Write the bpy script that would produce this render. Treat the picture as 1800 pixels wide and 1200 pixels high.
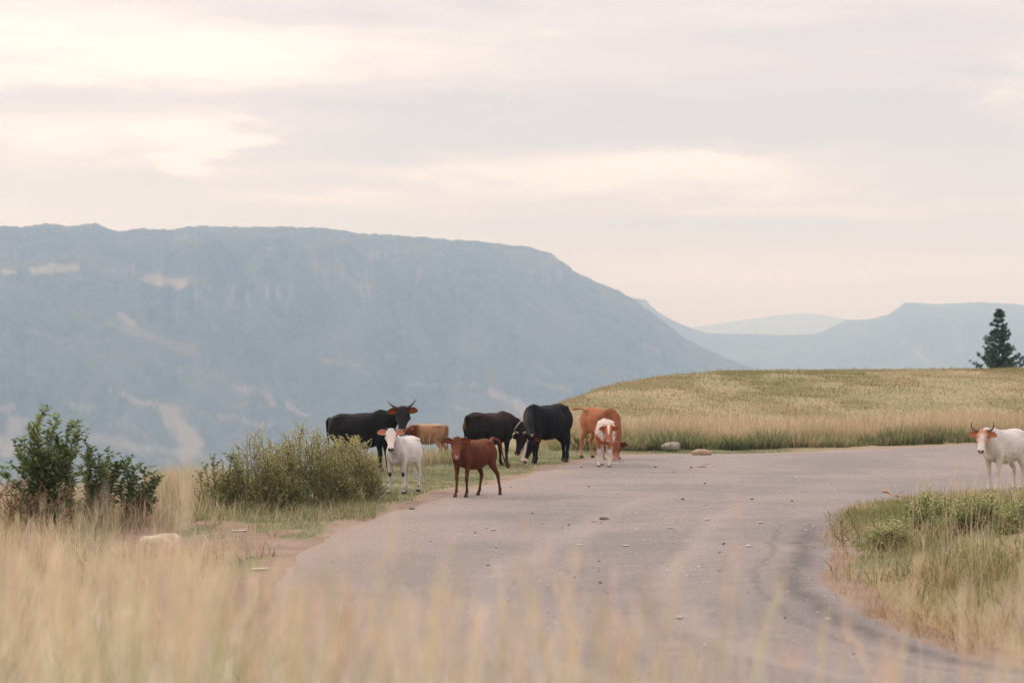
import bpy, bmesh, math, random
import numpy as np
from mathutils import Vector, Matrix, noise as mnoise
for o in list(bpy.data.objects): bpy.data.objects.remove(o)
SC = bpy.context.scene
COL = SC.collection
random.seed(7); RNG = np.random.default_rng(7)

# ------------------------------------------------------------------ camera
F = 3500.0; CAMZ = 2.03; PITCH = math.atan(44/F)
cam_d = bpy.data.cameras.new('camera'); cam = bpy.data.objects.new('camera', cam_d); COL.objects.link(cam)
cam.location = (0, 0, CAMZ); cam.rotation_euler = (math.pi/2 + PITCH, 0, 0)
cam_d.sensor_width = 36; cam_d.lens = 70; cam_d.clip_start = 0.1; cam_d.clip_end = 60000
cam_d.dof.use_dof = True; cam_d.dof.focus_distance = 32; cam_d.dof.aperture_fstop = 2.5
SC.camera = cam
SC.view_settings.view_transform = 'Standard'; SC.view_settings.look = 'None'
SC.view_settings.exposure = 0.0; SC.view_settings.gamma = 1.0
SC.render.engine = 'CYCLES'
SC.cycles.volume_bounces = 2; SC.cycles.max_bounces = 8; SC.cycles.transparent_max_bounces = 8

def ray(px, py):
    f = Vector((0, math.cos(PITCH), math.sin(PITCH))); u = Vector((0, -math.sin(PITCH), math.cos(PITCH)))
    return f + Vector((1, 0, 0))*((px-900)/F) + u*((600-py)/F)
def P(px, py, Y):
    d = ray(px, py); return Vector((0, 0, CAMZ)) + d*(Y/d.y)
def G(px, py, z=0.0):
    d = ray(px, py); t = (z-CAMZ)/d.z; return Vector((0, 0, CAMZ)) + d*t

# ------------------------------------------------------------------ node helpers
class NT:
    def __init__(s, tree): s.t = tree; s.n = tree.nodes; s.l = tree.links
    def node(s, typ, ins=None, **kw):
        n = s.n.new(typ)
        for k, v in kw.items(): setattr(n, k, v)
        for k, v in (ins or {}).items(): s.put(n.inputs[k], v)
        return n
    def put(s, sock, v):
        if isinstance(v, bpy.types.NodeSocket): s.l.new(v, sock)
        elif isinstance(v, bpy.types.Node): s.l.new(v.outputs[0], sock)
        else: sock.default_value = v
    def m(s, op, a, b=0.0, c=None, clamp=False):
        n = s.n.new('ShaderNodeMath'); n.operation = op; n.use_clamp = clamp
        s.put(n.inputs[0], a); s.put(n.inputs[1], b)
        if c is not None: s.put(n.inputs[2], c)
        return n.outputs[0]
    def mix(s, f, a, b, bt='MIX'):
        n = s.n.new('ShaderNodeMix'); n.data_type = 'RGBA'; n.blend_type = bt
        s.put(n.inputs[0], f); s.put(n.inputs[6], a); s.put(n.inputs[7], b)
        return n.outputs[2]
    def noise(s, vec, scale, detail=4, rough=.55, dist=0.0):
        n = s.n.new('ShaderNodeTexNoise')
        if vec is not None: s.put(n.inputs['Vector'], vec)
        n.inputs['Scale'].default_value = scale; n.inputs['Detail'].default_value = detail
        n.inputs['Roughness'].default_value = rough; n.inputs['Distortion'].default_value = dist
        return n
    def ss(s, v, a, b):
        n = s.n.new('ShaderNodeMapRange'); n.interpolation_type = 'SMOOTHSTEP'
        s.put(n.inputs[0], v); n.inputs[1].default_value = a; n.inputs[2].default_value = b
        n.inputs[3].default_value = 0; n.inputs[4].default_value = 1
        return n.outputs[0]
    def scale(s, v, sc):
        n = s.n.new('ShaderNodeMapping'); s.put(n.inputs[0], v); n.inputs['Scale'].default_value = sc
        return n.outputs[0]
def c4(c): return (c[0], c[1], c[2], 1.0)
def mat(name):
    m = bpy.data.materials.new(name); m.use_nodes = True; m.node_tree.nodes.clear()
    nt = NT(m.node_tree); out = nt.node('ShaderNodeOutputMaterial'); return m, nt, out

# ------------------------------------------------------------------ world and sun
SUN_EL, SUN_AZ = math.radians(30), math.radians(-58)      # azimuth from +Y towards +X
w = bpy.data.worlds.new('World'); SC.world = w; w.use_nodes = True
nt = NT(w.node_tree); nt.n.clear()
wout = nt.node('ShaderNodeOutputWorld'); bg = nt.node('ShaderNodeBackground')
bg.inputs[1].default_value = 0.1; nt.l.new(bg.outputs[0], wout.inputs[0])
sky = nt.node('ShaderNodeTexSky'); sky.sky_type = 'NISHITA'; sky.sun_disc = False
sky.sun_elevation = SUN_EL; sky.sun_rotation = SUN_AZ; sky.dust_density = 3.0
tc = nt.node('ShaderNodeTexCoord'); sep = nt.node('ShaderNodeSeparateXYZ', {0: tc.outputs['Generated']})
X, Y, Z = sep.outputs
az = nt.m('ARCTAN2', X, Y); el = nt.m('ARCSINE', Z)
# ragged cloud layer: direction stretched into streaks
cv = nt.node('ShaderNodeCombineXYZ', {0: nt.m('MULTIPLY', az, 5.0), 1: nt.m('MULTIPLY', el, 22.0), 2: nt.m('MULTIPLY', Y, 1.2)})
n1 = nt.noise(cv, 0.8, 4, .5, .5); n2 = nt.noise(cv, 2.4, 5, .55, .3)
azd = nt.m('ADD', az, nt.m('MULTIPLY', nt.m('SUBTRACT', n2.outputs[0], .5), 0.16))
eld = nt.m('ADD', el, nt.m('MULTIPLY', nt.m('SUBTRACT', n1.outputs[0], .5), 0.016))
eld = nt.m('ADD', eld, nt.m('MULTIPLY', nt.m('SUBTRACT', n2.outputs[0], .5), 0.026))
base = nt.m('ADD', nt.m('MULTIPLY', nt.m('SUBTRACT', n1.outputs[0], .5), .55), nt.m('MULTIPLY', nt.m('SUBTRACT', n2.outputs[0], .5), .48))
n3 = nt.noise(nt.scale(cv, (1, 1.6, 1)), 6.5, 4, .55, .2); base = nt.m('ADD', base, nt.m('MULTIPLY', nt.m('SUBTRACT', n3.outputs[0], .5), .34))
blobs = [(345,250,70,40,.55),(330,225,230,60,.25),(150,70,420,75,.42),(900,110,260,40,.10),(60,225,200,30,.25),(960,290,330,22,.45),(1240,275,150,24,.62),(1330,325,260,16,.32),
 (1000,30,500,30,.20),(1450,360,260,14,.35),(560,345,170,12,.40),(1790,140,70,30,.55),(1450,475,420,26,.45),(1300,560,500,40,.25),(100,410,200,20,.15),(520,100,300,45,.15),
 (330,172,330,26,-.30),(700,190,200,24,-.35),(780,250,330,22,-.55),(1150,215,420,34,-.50),(1500,200,300,60,-.40),(1450,55,350,22,-.25),(560,300,140,22,-.30),(60,168,120,24,-.15),
 (1200,400,520,22,-.45),(1150,345,420,12,-.20),(600,385,400,16,-.20),(130,315,280,30,-.25),(620,30,200,18,-.35),(1680,300,200,50,-.25),(1700,430,200,14,-.25)]
acc = nt.m('ADD', base, 0.50)
for bx, by, rx, ry, am in blobs:
    d = ray(bx, by).normalized(); a0 = math.atan2(d.x, d.y); e0 = math.asin(d.z)
    qa = nt.m('MULTIPLY', nt.m('SUBTRACT', azd, a0), F/rx*0.8); qe = nt.m('MULTIPLY', nt.m('SUBTRACT', eld, e0), F/ry*0.8)
    g = nt.m('EXPONENT', nt.m('MULTIPLY', nt.m('ADD', nt.m('MULTIPLY', qa, qa), nt.m('MULTIPLY', qe, qe)), -1.0))
    acc = nt.m('ADD', acc, nt.m('MULTIPLY', g, am))
cr = nt.node('ShaderNodeValToRGB', {0: acc}); r = cr.color_ramp
r.elements[0].position = 0.0; r.elements[0].color = (6.5, 6.0, 6.25, 1)
r.elements[1].position = 1.12 if False else 1.0; r.elements[1].color = (13.0, 12.0, 11.1, 1)
e = r.elements.new(.33); e.color = (7.6, 6.8, 6.95, 1)
e = r.elements.new(.68); e.color = (9.2, 8.1, 7.75, 1)
up = nt.m('ADD', 1.0, nt.m('MULTIPLY', nt.ss(Z, .22, .9), 1.15))       # overcast: brighter towards the zenith
cloud = nt.node('ShaderNodeVectorMath', {0: cr.outputs[0], 1: up}, operation='MULTIPLY')
nt.l.new(nt.mix(0.92, sky.outputs[0], cloud.outputs[0]), bg.inputs[0])

sd = bpy.data.lights.new('sun', 'SUN'); sun = bpy.data.objects.new('sun', sd); COL.objects.link(sun)
sd.energy = 1.5; sd.angle = math.radians(7); sd.color = (1.0, .88, .74)
sdir = Vector((math.sin(SUN_AZ)*math.cos(SUN_EL), math.cos(SUN_AZ)*math.cos(SUN_EL), math.sin(SUN_EL)))
sun.rotation_euler = sdir.to_track_quat('Z', 'Y').to_euler()

# ------------------------------------------------------------------ object helpers
def tag(o, label=None, cat=None, group=None, kind=None):
    if label: o['label'] = label
    if cat: o['category'] = cat
    if group: o['group'] = group
    if kind: o['kind'] = kind
    return o
def link(name, me, m=None, parent=None):
    o = bpy.data.objects.new(name, me); COL.objects.link(o)
    if m is not None:
        for mm in (m if isinstance(m, (list, tuple)) else [m]): me.materials.append(mm)
    if parent: o.parent = parent
    return o
def empty(name, loc, rz=0):
    o = bpy.data.objects.new(name, None); COL.objects.link(o); o.location = loc; o.rotation_euler = (0, 0, rz)
    o.empty_display_size = .2; return o
def np_mesh(name, V, faces4=None, faces3=None, col=None, smooth=False, colname='col', midx=None):
    V = np.asarray(V, dtype=np.float32)
    me = bpy.data.meshes.new(name); me.vertices.add(len(V)); me.vertices.foreach_set('co', V.ravel())
    f4 = np.zeros((0, 4), np.int32) if faces4 is None else np.asarray(faces4, np.int32)
    f3 = np.zeros((0, 3), np.int32) if faces3 is None else np.asarray(faces3, np.int32)
    li = np.concatenate([f4.ravel(), f3.ravel()]); me.loops.add(len(li)); me.loops.foreach_set('vertex_index', li)
    n4, n3 = len(f4), len(f3); me.polygons.add(n4+n3)
    st = np.concatenate([np.arange(n4)*4, n4*4+np.arange(n3)*3]).astype(np.int32)
    me.polygons.foreach_set('loop_start', st)
    if smooth: me.polygons.foreach_set('use_smooth', np.ones(n4+n3, bool))
    if midx is not None: me.polygons.foreach_set('material_index', np.asarray(midx, np.int32))
    me.update(calc_edges=True)
    if col is not None:
        a = me.color_attributes.new(colname, 'FLOAT_COLOR', 'POINT')
        C = np.ones((len(V), 4), np.float32); C[:, :3] = col; a.data.foreach_set('color', C.ravel())
    return me
def sstep(a, b, x):
    t = np.clip((x-a)/(b-a), 0, 1); return t*t*(3-2*t)
# vectorised value noise
_perm = RNG.random((256, 256)).astype(np.float64)
def vnoise(x, y):
    xi = np.floor(x).astype(int); yi = np.floor(y).astype(int); fx = x-xi; fy = y-yi
    fx = fx*fx*(3-2*fx); fy = fy*fy*(3-2*fy)
    g = lambda a, b: _perm[a % 256, b % 256]
    return (g(xi, yi)*(1-fx)+g(xi+1, yi)*fx)*(1-fy)+(g(xi, yi+1)*(1-fx)+g(xi+1, yi+1)*fx)*fy
def fbm(x, y, oct=4, gain=.5):
    s = 0; a = 1; t = 0
    for i in range(oct):
        s = s+a*vnoise(x*2**i+i*17.3, y*2**i+i*9.1); t += a; a *= gain
    return s/t-.5

# ------------------------------------------------------------------ terrain
CRPX = np.array([-1500, -300, 0, 340, 560, 660, 780, 860, 905, 950, 1000, 1050, 1100, 1180, 1270, 1400, 1800, 2300, 3300.])
CRY  = np.array([24, 26, 27.5, 34, 40, 43.5, 46, 50, 57, 63, 69, 75, 80, 87, 92, 95, 96, 92, 80.])
CRPY = np.array([935, 920, 903, 855, 824, 808, 801, 782, 745, 721, 701, 684, 672, 660, 653.5, 651.5, 648, 648, 650.])
def crest(px):
    px = np.clip(px, -1500, 3300); Ye = np.interp(px, CRPX, CRY); py = np.interp(px, CRPX, CRPY)
    return Ye, CAMZ+(644-py)/F*Ye
def verge_y(x): return np.interp(x, [-3, 0, 2.35, 5.85, 8.3, 11.85, 13.6, 30], [46.5, 48, 48.4, 48.6, 50.2, 53.0, 54.3, 63])
def height(x, y):
    x = np.asarray(x, float); y = np.asarray(y, float)
    px = 900+F*x/np.maximum(y, .5); Ye, ze = crest(px)
    Y0 = verge_y(x)+.3
    rise = ze*sstep(0, 1, (y-Y0)/np.maximum(Ye-Y0, 4))**.85
    rise = np.where(px < 860, np.minimum(ze, 0)*sstep(.75, 1, y/Ye), rise)
    und = .22*fbm(x*.11+3, y*.09, 4)*sstep(50, 66, y)*sstep(880, 1000, px)
    bumps = .10*fbm(x*.7, y*.7, 3)
    t = np.maximum(y-Ye, 0)
    drop = .55*t*t/(t+14)
    z = rise+und-drop
    # keep road flat
    z = z+bumps*(1-roadmask(x, y))
    # bank the photographer stands on, island hump
    z = z+.62*(1-sstep(3.2, 7.5, y+np.minimum(x*.15, 0)))
    z = z+(.30+.05*np.clip(x-4, 0, 4))*sstep(.3, 2.2, x-island_x(y))*sstep(12.5, 16, y)*(1-sstep(22.5, 27, y))
    return np.maximum(z, -300+20*fbm(x*.004, y*.004, 3))
OUT = [(-9, 60), (-6, 45)]
outer = [(90,3.0),(30,3.6),(14,4.4),(8,5.2),(3.5,6.4),(.6,8.4),(-1.2,11.5),(-2.1,15.5),(-2.4,19.5),(-2.45,23.4),(-2.0,26.8),(-1.55,29.3),(-1.05,32.2),(0,36.6),(1.15,42),(2.4,45.6),(5.85,46.6),(8.3,48.9),(11.85,52.1),(13.6,53.3),(30,62),(90,90)]
inner = [(90,8),(30,9.6),(14,10.2),(8,10.9),(5,12.1),(3.65,13.5),(3.28,14.6),(3.06,16.3),(3.18,18.9),(3.62,21.6),(4.1,24.4),(4.7,27.5),(5.6,30),(7.2,31.8),(9.4,32.8),(14,34),(20,36),(26,39),(34,44),(90,70)]
def island_x(y): return np.interp(y, [10.9,12.1,13.5,14.6,16.3,18.9,21.6,24.4,27.5,30,31.8,32.8,34], [8,5,3.65,3.28,3.06,3.18,3.62,4.1,4.7,5.6,7.2,9.4,14])
def resample(pts, n):
    p = np.array(pts, float)
    # catmull-rom
    res = []
    for i in range(len(p)-1):
        p0 = p[max(i-1, 0)]; p1 = p[i]; p2 = p[i+1]; p3 = p[min(i+2, len(p)-1)]
        for t in np.linspace(0, 1, 12, endpoint=False):
            res.append(.5*((2*p1)+(-p0+p2)*t+(2*p0-5*p1+4*p2-p3)*t*t+(-p0+3*p1-3*p2+p3)*t**3))
    res.append(p[-1]); q = np.array(res)
    # keep density near the middle by capping segment length
    d = np.sqrt((np.diff(q, axis=0)**2).sum(1)); d = np.minimum(d, 1.2); s = np.concatenate([[0], np.cumsum(d)])
    ss = np.linspace(0, s[-1], n); return np.stack([np.interp(ss, s, q[:, 0]), np.interp(ss, s, q[:, 1])], 1)
RO = resample(outer, 900); RI = resample(inner, 900)
def poly_inside(x, y, poly):
    x = np.asarray(x, float); y = np.asarray(y, float); ins = np.zeros(x.shape, bool); n = len(poly)
    for i in range(n):
        x1, y1 = poly[i]; x2, y2 = poly[(i+1) % n]
        if y1 == y2: continue
        c = ((y1 > y) != (y2 > y)) & (x < (x2-x1)*(y-y1)/(y2-y1)+x1); ins ^= c
    return ins
ROs, RIs = RO[::9], RI[::9]; RPOLY = np.concatenate([ROs, RIs[::-1]])
def road_sd(x, y):
    """signed distance to road edge: negative inside"""
    x = np.asarray(x, float); y = np.asarray(y, float); sh = x.shape; xf = x.ravel(); yf = y.ravel()
    best = np.full(xf.shape, 1e9)
    for C in (ROs, RIs):
        for i in range(len(C)-1):
            a = C[i]; b = C[i+1]; ab = b-a; L = ab@ab+1e-9
            t = np.clip(((xf-a[0])*ab[0]+(yf-a[1])*ab[1])/L, 0, 1)
            d = (xf-a[0]-t*ab[0])**2+(yf-a[1]-t*ab[1])**2; best = np.minimum(best, d)
    d = np.sqrt(best); ins = poly_inside(xf, yf, RPOLY)
    return np.where(ins, -d, d).reshape(sh)
def roadmask(x, y):
    sd_ = road_sd(x, y); return 1-sstep(0, 1.2, sd_)

def zones(x, y, sd_=None):
    """lawn, dirt, dry weights"""
    if sd_ is None: sd_ = road_sd(x, y)
    n = fbm(x*.9, y*.5, 4); n2 = fbm(x*2.3+9, y*1.3, 3)
    px = 900+F*x/np.maximum(y, .5)
    # cropped lawn strip outside the bend
    Ye, ze = crest(px)
    lawn = sstep(-.1, .35, sd_+n*1.3-.05)*(x < 6.5+n)*sstep(18.5, 22, y+n*5)*(1-sstep(47.6, 49.2, y+n*2-np.maximum(x-1, 0)*.1))*sstep(-8, -4.5, x+n*4-(y-30)*.0)
    dirt = (1-sstep(.0, .28, sd_+n*.7))
    # bare earth at the left of the bend
    cl = np.exp(-((x+4.2)/1.1)**2-((y-25.2)/2.2)**2)*1.0+np.exp(-((x+3.2)/1.2)**2-((y-22.2)/1.3)**2)*.95
    dirt = np.maximum(dirt, sstep(.45, .75, cl+n2*1.6))
    lawn = lawn*(1-dirt)
    dry = (1-lawn)*(1-dirt)
    return lawn, dirt, dry

# ground sheet, apex behind the camera
NU, NV = 520, 620
uu = np.linspace(-1, 1, NU); uu = np.sign(uu)*(np.abs(uu)**1.5)*.85
v = np.concatenate([np.linspace(-8, 10, 50, endpoint=False), np.linspace(10, 60, 330, endpoint=False), np.linspace(60, 110, 110, endpoint=False), np.geomspace(110, 14000, NV-490)])
UU, VV = np.meshgrid(uu, v); GX = UU*(VV+12); GY = VV
# curves of constant v; refine
gsd = road_sd(np.clip(GX, -80, 80), np.clip(GY, -10, 100))
GZ = height(GX, GY)-.05*(1-sstep(-1.1, -.45, gsd))
la, di, dr = zones(GX, GY, gsd)
def grid_faces(nv, nu):
    i = np.arange(nv*nu).reshape(nv, nu); return np.stack([i[:-1, :-1].ravel(), i[:-1, 1:].ravel(), i[1:, 1:].ravel(), i[1:, :-1].ravel()], 1)
gme = np_mesh('ground', np.stack([GX.ravel(), GY.ravel(), GZ.ravel()], 1), grid_faces(NV, NU), col=np.stack([la.ravel(), di.ravel(), dr.ravel()], 1), smooth=True)
m, nt, out = mat('ground_soil')
tc = nt.node('ShaderNodeTexCoord'); V3 = tc.outputs['Object']; at = nt.node('ShaderNodeAttribute', attribute_name='col')
sp = nt.node('ShaderNodeSeparateColor', {0: at.outputs['Color']})
na = nt.noise(V3, 1.2, 6, .65); nb = nt.noise(V3, 14, 6, .7); nc = nt.noise(V3, .25, 4, .6)
lawnc = nt.mix(nt.ss(na.outputs[0], .35, .65), (.18, .19, .095, 1), (.245, .24, .135, 1))
lawnc = nt.mix(nt.ss(nb.outputs[0], .5, .75), lawnc, (.30, .24, .16, 1))
dirtc = nt.mix(nt.ss(na.outputs[0], .3, .7), (.27, .18, .125, 1), (.36, .275, .215, 1))
dirtc = nt.mix(nt.ss(nb.outputs[0], .55, .8), dirtc, (.17, .10, .07, 1))
dryc = nt.mix(nt.ss(nc.outputs[0], .4, .62), (.37, .30, .17, 1), (.27, .25, .12, 1))
dryc = nt.mix(nt.ss(nb.outputs[0], .5, .8), dryc, (.22, .175, .10, 1))
bl = nt.m('MULTIPLY', nt.m('SUBTRACT', nb.outputs[0], .5), .6)
c = nt.mix(nt.ss(nt.m('ADD', sp.outputs[0], bl), .35, .65), dryc, lawnc)
c = nt.mix(nt.ss(nt.m('ADD', sp.outputs[1], bl), .35, .65), c, dirtc)
bp = nt.node('ShaderNodeBump', {'Strength': .9, 'Distance': .05, 'Height': nb.outputs[0]})
bs = nt.node('ShaderNodeBsdfPrincipled', {'Base Color': c, 'Roughness': .95, 'Normal': bp.outputs[0]})
nt.l.new(bs.outputs[0], out.inputs[0])
tag(link('ground', gme, m), 'grassy plateau ground falling away to the valley at the left', 'ground', kind='structure')

# ------------------------------------------------------------------ road
nc_ = 70; ns_ = 900
tt = np.linspace(0, 1, nc_)
jo = .22*fbm(np.arange(ns_)*.13, np.zeros(ns_), 4)+.10*fbm(np.arange(ns_)*.7, np.ones(ns_), 3)
ji = .22*fbm(np.arange(ns_)*.11+50, np.zeros(ns_), 4)+.10*fbm(np.arange(ns_)*.7+9, np.ones(ns_), 3)
dirv = RI-RO; dirn = dirv/np.linalg.norm(dirv, axis=1, keepdims=True)
A = RO+dirn*jo[:, None]; B = RI-dirn*ji[:, None]
RXY = A[:, None, :]*(1-tt[None, :, None])+B[:, None, :]*tt[None, :, None]
rx, ry = RXY[..., 0], RXY[..., 1]
rsd = road_sd(rx, ry)
dedge = np.minimum(tt, 1-tt)[None, :]*np.linalg.norm(B-A, axis=1)[:, None]
rz = -.03+.045*sstep(0, .35, dedge)+.02*np.clip(fbm(rx*.45, ry*.35, 4)+.2, 0, 1)*sstep(0, .8, dedge)
dI = (1-tt)[None, :]*np.linalg.norm(B-A, axis=1)[:, None]; dO = tt[None, :]*np.linalg.norm(B-A, axis=1)[:, None]
rme = np_mesh('road', np.stack([rx.ravel(), ry.ravel(), rz.ravel()], 1), grid_faces(ns_, nc_), col=np.stack([dI.ravel(), dO.ravel(), np.clip(-rsd, 0, 5).ravel()], 1), smooth=True)
m, nt, out = mat('gravel_road')
tc = nt.node('ShaderNodeTexCoord'); V3 = tc.outputs['Object']; at = nt.node('ShaderNodeAttribute', attribute_name='col')
sp = nt.node('ShaderNodeSeparateColor', {0: at.outputs['Color']})
n0 = nt.noise(V3, .35, 5, .6); n1 = nt.noise(V3, 2.2, 6, .68); n2 = nt.noise(V3, 26, 5, .75); n3 = nt.noise(nt.scale(V3, (1, .8, 1)), 5, 6, .75)
vo = nt.node('ShaderNodeTexVoronoi', {'Vector': V3, 'Scale': 22.0})
c = nt.mix(nt.ss(n0.outputs[0], .38, .62), (.305, .265, .25, 1), (.235, .215, .212, 1))
c = nt.mix(nt.m('MULTIPLY', nt.ss(n1.outputs[0], .5, .75), .55), c, (.385, .335, .31, 1))
c = nt.mix(nt.m('MULTIPLY', nt.ss(n3.outputs[0], .52, .70), .4), c, (.20, .17, .16, 1))
c = nt.mix(nt.m('MULTIPLY', nt.ss(n2.outputs[0], .53, .68), .75), c, (.13, .11, .105, 1))
c = nt.mix(nt.m('MULTIPLY', nt.ss(n2.outputs[0], .42, .30), .6), c, (.46, .41, .385, 1))
# redder loose earth along the outer edge; dark wheel tracks hugging the inner bend
wob = nt.m('MULTIPLY', nt.m('SUBTRACT', n1.outputs[0], .5), .6)
eo = nt.m('SUBTRACT', 1.0, nt.ss(nt.m('ADD', sp.outputs[1], nt.m('MULTIPLY', wob, 2.5)), .2, 2.0))
c = nt.mix(nt.m('MULTIPLY', eo, .6), c, (.37, .29, .24, 1))
ei = nt.m('SUBTRACT', 1.0, nt.ss(nt.m('ADD', sp.outputs[0], nt.m('MULTIPLY', wob, .4)), .0, .2))
c = nt.mix(nt.m('MULTIPLY', ei, .7), c, (.42, .33, .27, 1))
n5 = nt.noise(V3, .6, 2, .5); din = nt.m('ADD', sp.outputs[0], nt.m('ADD', nt.m('MULTIPLY', wob, .04), nt.m('MULTIPLY', nt.m('SUBTRACT', n5.outputs[0], .5), .30)))
def band(c0, wd):
    q = nt.m('DIVIDE', nt.m('SUBTRACT', din, c0), wd); return nt.m('EXPONENT', nt.m('MULTIPLY', nt.m('MULTIPLY', q, q), -1.0))
trk = nt.m('ADD', band(.50, .15), nt.m('ADD', nt.m('MULTIPLY', band(.86, .045), .5), nt.m('MULTIPLY', band(1.9, .10), .22)))
geo = nt.node('ShaderNodeSeparateXYZ', {0: V3})
trk = nt.m('MULTIPLY', trk, nt.m('MULTIPLY', nt.ss(n1.outputs[0], .2, .55), nt.m('SUBTRACT', 1.0, nt.ss(geo.outputs[1], 23.5, 28.0))))
c = nt.mix(nt.m('MULTIPLY', trk, .85), c, (.12, .11, .108, 1))
pale = nt.m('MULTIPLY', band(1.7, .18), nt.m('SUBTRACT', 1.0, nt.ss(geo.outputs[1], 24, 34)))
pale = nt.m('ADD', pale, nt.m('MULTIPLY', band(3.3, .22), nt.m('SUBTRACT', 1.0, nt.ss(geo.outputs[1], 24, 34))))
c = nt.mix(nt.m('MULTIPLY', pale, .3), c, (.45, .39, .35, 1))
hgt = nt.m('ADD', nt.m('MULTIPLY', n2.outputs[0], .6), nt.m('ADD', nt.m('MULTIPLY', vo.outputs[0], -.5), nt.m('MULTIPLY', n1.outputs[0], 1.2)))
bp = nt.node('ShaderNodeBump', {'Strength': .9, 'Distance': .03, 'Height': hgt})
bs = nt.node('ShaderNodeBsdfPrincipled', {'Base Color': c, 'Roughness': .93, 'Normal': bp.outputs[0]})
nt.l.new(bs.outputs[0], out.inputs[0])
tag(link('road', rme, m), 'wide grey gravel road bending left round the grassy island', 'road', kind='structure')

# ------------------------------------------------------------------ mountains
def mountain(name, label, ridge, pxr, Yr, Y0, z0, nu, nvv, mt, seed, patches=(), rough=1.0, cliffs=None):
    px = np.linspace(pxr[0], pxr[1], nu); rp = np.array(ridge, float)
    rpy = np.interp(px, rp[:, 0], rp[:, 1]); YR = np.interp(px, *np.array(Yr).T); YB = np.interp(px, *np.array(Y0).T)
    rpy = rpy + rough*(4.0*fbm(px/42+seed, px*0, 3)+4.2*fbm(px/9+seed, px*0+5, 4)+2.2*fbm(px/3.2+seed, px*0+2, 2))
    ZR = CAMZ+(644-rpy)/F*YR
    s = np.concatenate([np.linspace(0, 1, nvv), 1+np.linspace(.02, .5, 14)]); S, PX = np.meshgrid(s, px, indexing='ij')
    YRg = YR[None, :]; YBg = YB[None, :]; ZRg = ZR[None, :]
    Yg = YBg+(YRg-YBg)*S; Xg = (PX-900)/F*Yg
    sc = np.clip(S, 0, 1)
    # benches: talus slope, cliff band under the rim
    prof = .62*sc**1.25+.38*sstep(.70, .90, sc+.10*fbm(PX/70+seed, S*2, 3))
    prof = prof/ prof[nvv-1][None, :]
    prof = np.where(S > 1, 1-.10*(S-1), prof)
    Zg = z0+(ZRg-z0)*prof
    spur = np.abs(fbm((Xg+.35*Yg)/(.16*YR.mean())+seed, Yg/(.30*YR.mean())+seed, 5))*2
    env = np.sin(np.pi*np.clip(sc, 0, 1))**.8
    amp = .42*(ZRg-z0)
    Zg = Zg-amp*env*spur+amp*.30*env*fbm(Xg/(.03*YR.mean()), Yg/(.05*YR.mean())+seed, 4)
    Zg = Zg+rough*.006*YR.mean()*fbm(Xg/(.0035*YR.mean()), Yg/(.006*YR.mean()), 3)*(S < 1)*np.sin(np.pi*np.clip(sc,0,1))**.3
    # pixel row of each vertex as seen, used only to place clearings where the mountain carries them
    pyv = 644-(Zg-CAMZ)/Yg*F
    pat = np.zeros_like(Zg)
    wx = 26*fbm(PX/38+seed, pyv/24, 4); wy = 16*fbm(PX/30+7, pyv/20+3, 4)
    for (x1, y1, x2, y2, wd, am) in patches:
        ax, ay, bx_, by_ = x1, y1, x2, y2; L = (bx_-ax)**2+(by_-ay)**2+1e-6
        qx, qy = PX+wx, pyv+wy
        t = np.clip(((qx-ax)*(bx_-ax)+(qy-ay)*(by_-ay))/L, 0, 1)
        d = np.sqrt((qx-ax-t*(bx_-ax))**2+((qy-ay-t*(by_-ay))*1.3)**2)
        pat = np.maximum(pat, am*(1-sstep(wd*.2, wd*1.5, d)))
    gr = sstep(.04, .20, fbm(Xg/(.05*YR.mean())+Yg/(.11*YR.mean())+seed*2, Yg/(.13*YR.mean()), 5))*.34*(1-sc*.7)
    pat = np.maximum(pat, gr)
    rock = np.zeros_like(Zg)
    if cliffs is not None:
        for (cx, cy, rx_, ry_, am) in cliffs:
            e_ = np.exp(-((PX-cx)/rx_)**2-((pyv-cy)/ry_)**2); rock = np.maximum(rock, am*e_*sstep(-.02, .15, fbm(PX/5+seed, pyv/30, 3)))
    me = np_mesh(name, np.stack([Xg.ravel(), Yg.ravel(), Zg.ravel()], 1), grid_faces(len(s), nu), col=np.stack([pat.ravel(), rock.ravel(), rock.ravel()*0], 1), smooth=True)
    return tag(link(name, me, mt), label, 'mountain', kind='structure')
m, nt, out = mat('forested_mountain')
tc = nt.node('ShaderNodeTexCoord'); V3 = tc.outputs['Object']; at = nt.node('ShaderNodeAttribute', attribute_name='col')
sp = nt.node('ShaderNodeSeparateColor', {0: at.outputs['Color']})
n1 = nt.noise(V3, .008, 8, .7); n2 = nt.noise(V3, .05, 6, .7)
c = nt.mix(nt.ss(n2.outputs[0], .35, .65), (.014, .024, .014, 1), (.060, .078, .040, 1))
c = nt.mix(nt.m('MULTIPLY', nt.ss(n1.outputs[0], .46, .62), .8), c, (.09, .11, .055, 1))
n4 = nt.noise(nt.scale(V3, (.5, .9, 1.2)), .02, 6, .7); c = nt.mix(nt.m('MULTIPLY', nt.ss(n4.outputs[0], .55, .68), .5), c, (.21, .205, .13, 1))
pt = nt.m('ADD', sp.outputs[0], nt.m('MULTIPLY', nt.m('SUBTRACT', n2.outputs[0], .5), .5))
c = nt.mix(nt.m('MULTIPLY', nt.ss(pt, .05, .85), .85), c, (.34, .27, .18, 1))
c = nt.mix(nt.m('MULTIPLY', sp.outputs[1], .8), c, (.36, .31, .29, 1))
bp = nt.node('ShaderNodeBump', {'Strength': .8, 'Distance': 12.0, 'Height': n2.outputs[0]})
bs = nt.node('ShaderNodeBsdfPrincipled', {'Base Color': c, 'Roughness': .95, 'Normal': bp.outputs[0]})
nt.l.new(bs.outputs[0], out.inputs[0]); MM = m
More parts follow.
